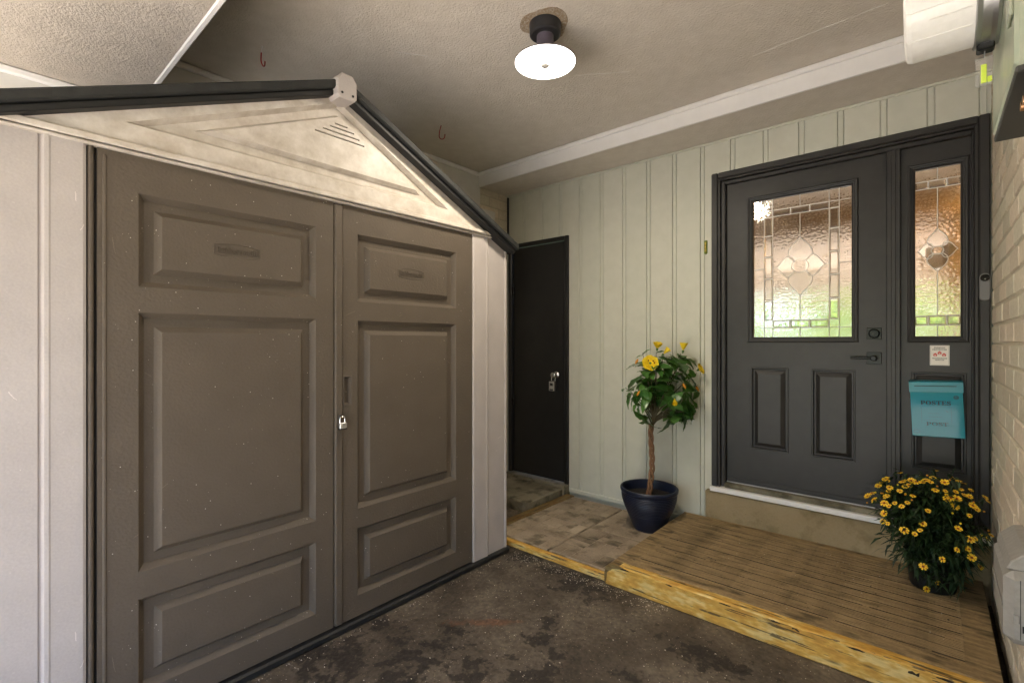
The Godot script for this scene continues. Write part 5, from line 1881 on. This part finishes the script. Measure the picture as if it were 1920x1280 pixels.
func build_coreopsis() -> void:
	var c := Vector3(0.0, 0.1235, 0.27)
	var p := thing("nursery_pot", "black nursery pot hidden under the yellow daisies on the landing", "pot", c)
	var pm := MB.new()
	pm.lathe([Vector2(0, 0), Vector2(0.085, 0), Vector2(0.090, 0.01), Vector2(0.105, 0.15), Vector2(0.112, 0.152), Vector2(0.113, 0.172), Vector2(0.104, 0.172), Vector2(0.100, 0.14)], 36, Transform3D(Basis(), c))
	part("pot_wall", pm, M.nursery, p)
	var sm := MB.new()
	sm.lathe([Vector2(0.102, 0.15), Vector2(0, 0.155)], 24, Transform3D(Basis(), c))
	part("potting_soil", sm, M.soil, p)
	var t := thing("daisy_bush", "bushy yellow daisies with dark eyes beside the brick wall", "plant", c + Vector3(0, 0.155, 0))
	var mid := Vector3(-0.02, 0.43, 0.27)
	var st := MB.new()
	var lf := MB.new()
	st.tinted = true
	lf.tinted = true
	var ends := []
	var heads := []
	for d in DAISIES:
		heads.append(Vector3(d[0], d[1], d[2]))
	for i in 34:
		var v := Vector3(rng.randfn(), rng.randfn() * 0.6 + 0.75, rng.randfn() + 0.4).normalized()
		var h := mid + Vector3(v.x * 0.25, v.y * 0.27, v.z * 0.25)
		if h.x < 0.19 and h.z > 0.06:
			heads.append(h)
	ends.append_array(heads)
	for i in 190:
		var v := Vector3(rng.randfn(), rng.randfn() * 0.9 + 0.15, rng.randfn()).normalized() * pow(rng.randf(), 0.25) * 0.97
		var e := mid + Vector3(v.x * 0.25, v.y * 0.26, v.z * 0.24)
		ends.append(e)
	for i in 16:
		ends.append(Vector3(rng.randf_range(-0.10, 0.12), rng.randf_range(0.17, 0.28), 0.36 + rng.randf_range(0.0, 0.07)))
	var n := 0
	for e: Vector3 in ends:
		e.x = minf(e.x, 0.205)
		e.z = maxf(e.z, 0.03)
		var root := c + Vector3(rng.randf_range(-0.07, 0.07), 0.155, rng.randf_range(-0.07, 0.07))
		var bend := root.lerp(e, 0.45) + Vector3(0, 0.10, 0)
		if e.y < 0.3:
			bend = Vector3(e.x * 0.8, 0.34, root.z * 0.35 + e.z * 0.65)
		var pts := []
		for k in 7:
			var q := k / 6.0
			pts.append(root.lerp(bend, q).lerp(bend.lerp(e, q), q))
		var dk := rng.randf_range(0.55, 1.0)
		st.tint = Color(0.035 * dk, 0.06 * dk, 0.018 * dk)
		st.tube(pts, [0.0016], 4, false)
		for k in (9 if n < 48 else 13):
			var q := rng.randf_range(0.25, 0.99)
			var at: Vector3 = pts[int(q * 6)].lerp(pts[mini(6, int(q * 6) + 1)], fposmod(q * 6, 1.0))
			var along: Vector3 = (pts[6] - pts[3]).normalized()
			var sd := Vector3(rng.randfn(), rng.randfn() * 0.6 + 0.1, rng.randfn()).normalized()
			var dir := (sd + along * 0.7).normalized()
			var L := rng.randf_range(0.045, 0.095)
			var tip := at + dir * L + Vector3(0, -0.25 * L, 0)
			if tip.x > 0.216 or tip.z < 0.005 or tip.y < 0.135 or at.x > 0.215:
				continue
			if tip.y < 0.32 and tip.z < 0.04:
				continue
			var wv := dir.cross(Vector3.UP + sd * 0.5).normalized() * rng.randf_range(0.004, 0.0085)
			var md := at + dir * L * 0.5 + Vector3(0, 0.004, 0)
			var g := rng.randf_range(0.55, 1.25)
			lf.tint = Color(0.020 * g, 0.046 * g, 0.013 * g)
			var q1 := at + dir * L * 0.25 + wv * 0.75
			var q2 := at + dir * L * 0.25 - wv * 0.75
			var dn := Vector3(0, -0.2, 0) * wv.length()
			lf.tri(at, q1, q2, Vector3.UP)
			lf.quad(q1, md + wv + dn, md, at + dir * L * 0.25, Vector3.UP)
			lf.quad(q2, md - wv + dn, md, at + dir * L * 0.25, Vector3.UP)
			lf.tri(md + wv + dn, tip, md, Vector3.UP)
			lf.tri(md - wv + dn, tip, md, Vector3.UP)
		n += 1
	meta(part("foliage", lf, M.fine_leaf, t), "", "", "", "stuff")
	part("stems", st, M.fine_leaf, t)
	# daisies: eight notched petals, red at the base, round a dark eye
	var shapes := []
	for k in 3:
		var mb := MB.new()
		mb.tinted = true
		for i in 8:
			var a := TAU * i / 8 + rng.randf_range(-0.1, 0.1)
			var d := Vector3(cos(a), 0, sin(a))
			var s := Vector3(-sin(a), 0, cos(a))
			var L := 0.0235 * rng.randf_range(0.88, 1.08)
			var lift := [0.10, 0.35, -0.05][k] as float
			var rows := []
			for j in 4:
				var q := [0.12, 0.30, 0.72, 1.0][j] as float
				var hw := [0.0018, 0.0032, 0.0056, 0.0040][j] as float
				var o: Vector3 = d * L * q + Vector3(0, L * lift * q - 0.10 * L * q * q, 0)
				rows.append([o - s * hw, o + Vector3(0, -0.0008, 0) - (d * L * 0.10 if j == 3 else Vector3.ZERO), o + s * hw])
			for j in 3:
				mb.tint = [Color(0.34, 0.06, 0.006), Color(0.86, 0.52, 0.02), Color(0.90, 0.60, 0.035)][j]
				if j == 1 and i % 2: mb.tint = Color(0.78, 0.42, 0.015)
				for h in 2:
					mb.quad(rows[j][h], rows[j][h + 1], rows[j + 1][h + 1], rows[j + 1][h], Vector3.UP)
		shapes.append(mb.mesh())
	var eye := MB.new()
	eye.lathe([Vector2(0.0040, -0.001), Vector2(0.0038, 0.0015), Vector2(0.0022, 0.003), Vector2(0, 0.0033)], 10, Transform3D(), true)
	var eye_mesh := eye.mesh()
	for i in heads.size():
		var at: Vector3 = heads[i]
		at.x = minf(at.x, 0.200)
		var out := (at - mid).normalized()
		var dir := (out * 0.75 + Vector3(0, 0.65, 0.25) + Vector3(rng.randf_range(-0.35, 0.35), 0, rng.randf_range(-0.35, 0.35))).normalized()
		var tf := aim(dir, Vector3(0.3, 0.2, 0.9), at)
		var bs := Basis(tf.basis.x, tf.basis.z, -tf.basis.y).rotated(dir, rng.randf() * TAU).scaled(Vector3.ONE * rng.randf_range(0.48, 0.84))
		var o := inst("flower", shapes[rng.randi() % 3], M.petal, Transform3D(bs, at), t)
		var e := MeshInstance3D.new()
		e.name = "flower_eye"
		e.mesh = eye_mesh
		e.material_override = M.petal_core
		o.add_child(e, true)
	for i in 22:
		var v := Vector3(rng.randfn(), absf(rng.randfn()), absf(rng.randfn())).normalized()
		var at := mid + Vector3(v.x * 0.25, v.y * 0.265, v.z * 0.25)
		if at.x > 0.2: continue
		var bm := MB.new()
		bm.lathe([Vector2(0, -0.005), Vector2(0.0045, -0.002), Vector2(0.0045, 0.002), Vector2(0, 0.005)], 7, Transform3D(Basis(), at), true)
		part("flower_bud", bm, M.orange_bud if i % 3 else M.yellow, t)


# ---------------------------------------------------------------- the garden behind the camera, mirrored in the door glass
func build_garden() -> void:
	var leaf := MB.new()
	leaf.quad(Vector3(-0.5, 0, 0), Vector3(0, 0.1, -0.35), Vector3(0.5, 0, 0), Vector3(0, 0.1, 0.35), Vector3.UP)
	var lm := leaf.mesh()
	var hg := thing("garden_hedge", "long clipped hedge across the garden behind the carport", "hedge", Vector3(-2.0, -0.03, 12.4))
	var hc := MB.new()
	for k in 30:
		var x := -11.5 + k * 0.66
		hc.tube([Vector3(x, -0.1, 12.4), Vector3(x + 0.1, 1.5, 12.4)], [0.03, 0.012], 5)
	part("stems", hc, M.trunk, hg)
	var hm := MultiMesh.new()
	hm.transform_format = MultiMesh.TRANSFORM_3D
	hm.mesh = lm
	hm.instance_count = 11000
	for k in 11000:
		var x := rng.randf_range(-9.6, 9.6)
		var top := 2.5 + 0.30 * sin(x * 1.3) + 0.18 * sin(x * 3.7 + 1)
		var p := Vector3(x, 0.05 + top * pow(rng.randf(), 0.8), rng.randf_range(-0.5, 0.5))
		hm.set_instance_transform(k, Transform3D(Basis.from_euler(Vector3(rng.randf() * TAU, rng.randf() * TAU, rng.randf() * TAU)).scaled(Vector3.ONE * rng.randf_range(0.09, 0.2)), p))
	var ho := MultiMeshInstance3D.new()
	ho.name = "foliage"
	ho.multimesh = hm
	ho.material_override = M.tree_leaf
	hg.add_child(ho)
	ho.set_meta("kind", "stuff")
	var spots := [[-5.4, 13.5, 3.4, "broad leafy tree at the far left of the garden behind the carport"], [-2.2, 16.0, 4.2, "tall leafy tree behind the driveway end"], [0.8, 14.2, 3.0, "small round tree mirrored in the sidelight glass"], [3.6, 16.5, 4.6, "tall leafy tree at the right of the garden"], [-0.6, 18.5, 5.0, "tallest leafy tree far beyond the driveway"]]
	for s in spots:
		var h: float = s[2]
		var at := Vector3(s[0], -0.03, s[1])
		var t := thing("garden_tree", s[3], "tree", at, "garden trees opposite the carport")
		var tm := MB.new()
		tm.tube([at + Vector3(0, -0.1, 0), at + Vector3(0.05, h * 0.3, 0), at + Vector3(0, h * 0.7, 0.1)], [0.13, 0.10, 0.04], 10)
		for k in 5:
			var a := TAU * k / 5
			tm.tube([at + Vector3(0.03, h * 0.28, 0), at + Vector3(cos(a) * h * 0.22, h * 0.55, sin(a) * h * 0.22)], [0.05, 0.02], 6)
		part("trunk", tm, M.trunk, t)
		var mm := MultiMesh.new()
		mm.transform_format = MultiMesh.TRANSFORM_3D
		mm.mesh = lm
		mm.instance_count = 3200
		var lobes := []
		for k in 12:
			var v := Vector3(rng.randfn(), rng.randfn(), rng.randfn()).normalized() * rng.randf_range(0.5, 1.0)
			lobes.append(Vector3(v.x * h * 0.32, h * 0.56 + v.y * h * 0.32, v.z * h * 0.32))
		for k in 3200:
			var l: Vector3 = lobes[k % 12]
			var v := Vector3(rng.randfn(), rng.randfn(), rng.randfn()).normalized() * pow(rng.randf(), 0.4) * h * 0.2
			var sc := rng.randf_range(0.08, 0.17)
			mm.set_instance_transform(k, Transform3D(Basis.from_euler(Vector3(rng.randf() * TAU, rng.randf() * TAU, rng.randf() * TAU)).scaled(Vector3.ONE * sc), l + v))
		var o := MultiMeshInstance3D.new()
		o.name = "crown"
		o.multimesh = mm
		o.material_override = M.tree_leaf
		t.add_child(o)
		o.set_meta("kind", "stuff")


# ---------------------------------------------------------------- the scene
const EXPOSURE := 10.8
const LAMP := 0.20
const HALL := 0.035


func _ready() -> void:
	rng.seed = 20
	var cam := Camera3D.new()
	cam.name = "camera"
	cam.fov = rad_to_deg(2.0 * atan(640.0 / 906.0))
	cam.position = Vector3(0, EYE, 3.47)
	cam.rotation.y = deg_to_rad(41.06)
	cam.near = 0.02
	cam.far = 600.0
	add_child(cam)
	cam.current = true
	var sky := ProceduralSkyMaterial.new()
	sky.sky_top_color = Color(0.40, 0.58, 0.86)
	sky.sky_horizon_color = Color(0.80, 0.86, 0.93)
	sky.sky_curve = 0.2
	sky.ground_horizon_color = Color(0.62, 0.62, 0.58)
	sky.ground_bottom_color = Color(0.30, 0.30, 0.26)
	var sk := Sky.new()
	sk.sky_material = sky
	var env := Environment.new()
	env.background_mode = Environment.BG_SKY
	env.sky = sk
	env.background_energy_multiplier = 1.0
	env.tonemap_mode = Environment.TONE_MAPPER_LINEAR
	env.tonemap_exposure = EXPOSURE
	env.sdfgi_enabled = true
	env.ssao_enabled = true
	env.ssil_enabled = true
	var we := WorldEnvironment.new()
	we.name = "daylight"
	we.environment = env
	add_child(we)
	var sun := DirectionalLight3D.new()
	sun.name = "sun"
	sun.light_energy = 1.6
	sun.light_color = Color(1.0, 0.95, 0.88)
	sun.light_angular_distance = 0.5
	sun.shadow_enabled = true
	sun.look_at_from_position(Vector3.ZERO, Vector3(-0.15, -0.66, -0.66), Vector3.UP)
	add_child(sun)

	make_materials()
	build_shell()
	build_ground_pieces()
	build_shed()
	build_entry_door()
	build_utility_door()
	build_small_things()
	build_hibiscus()
	build_coreopsis()
	build_garden()
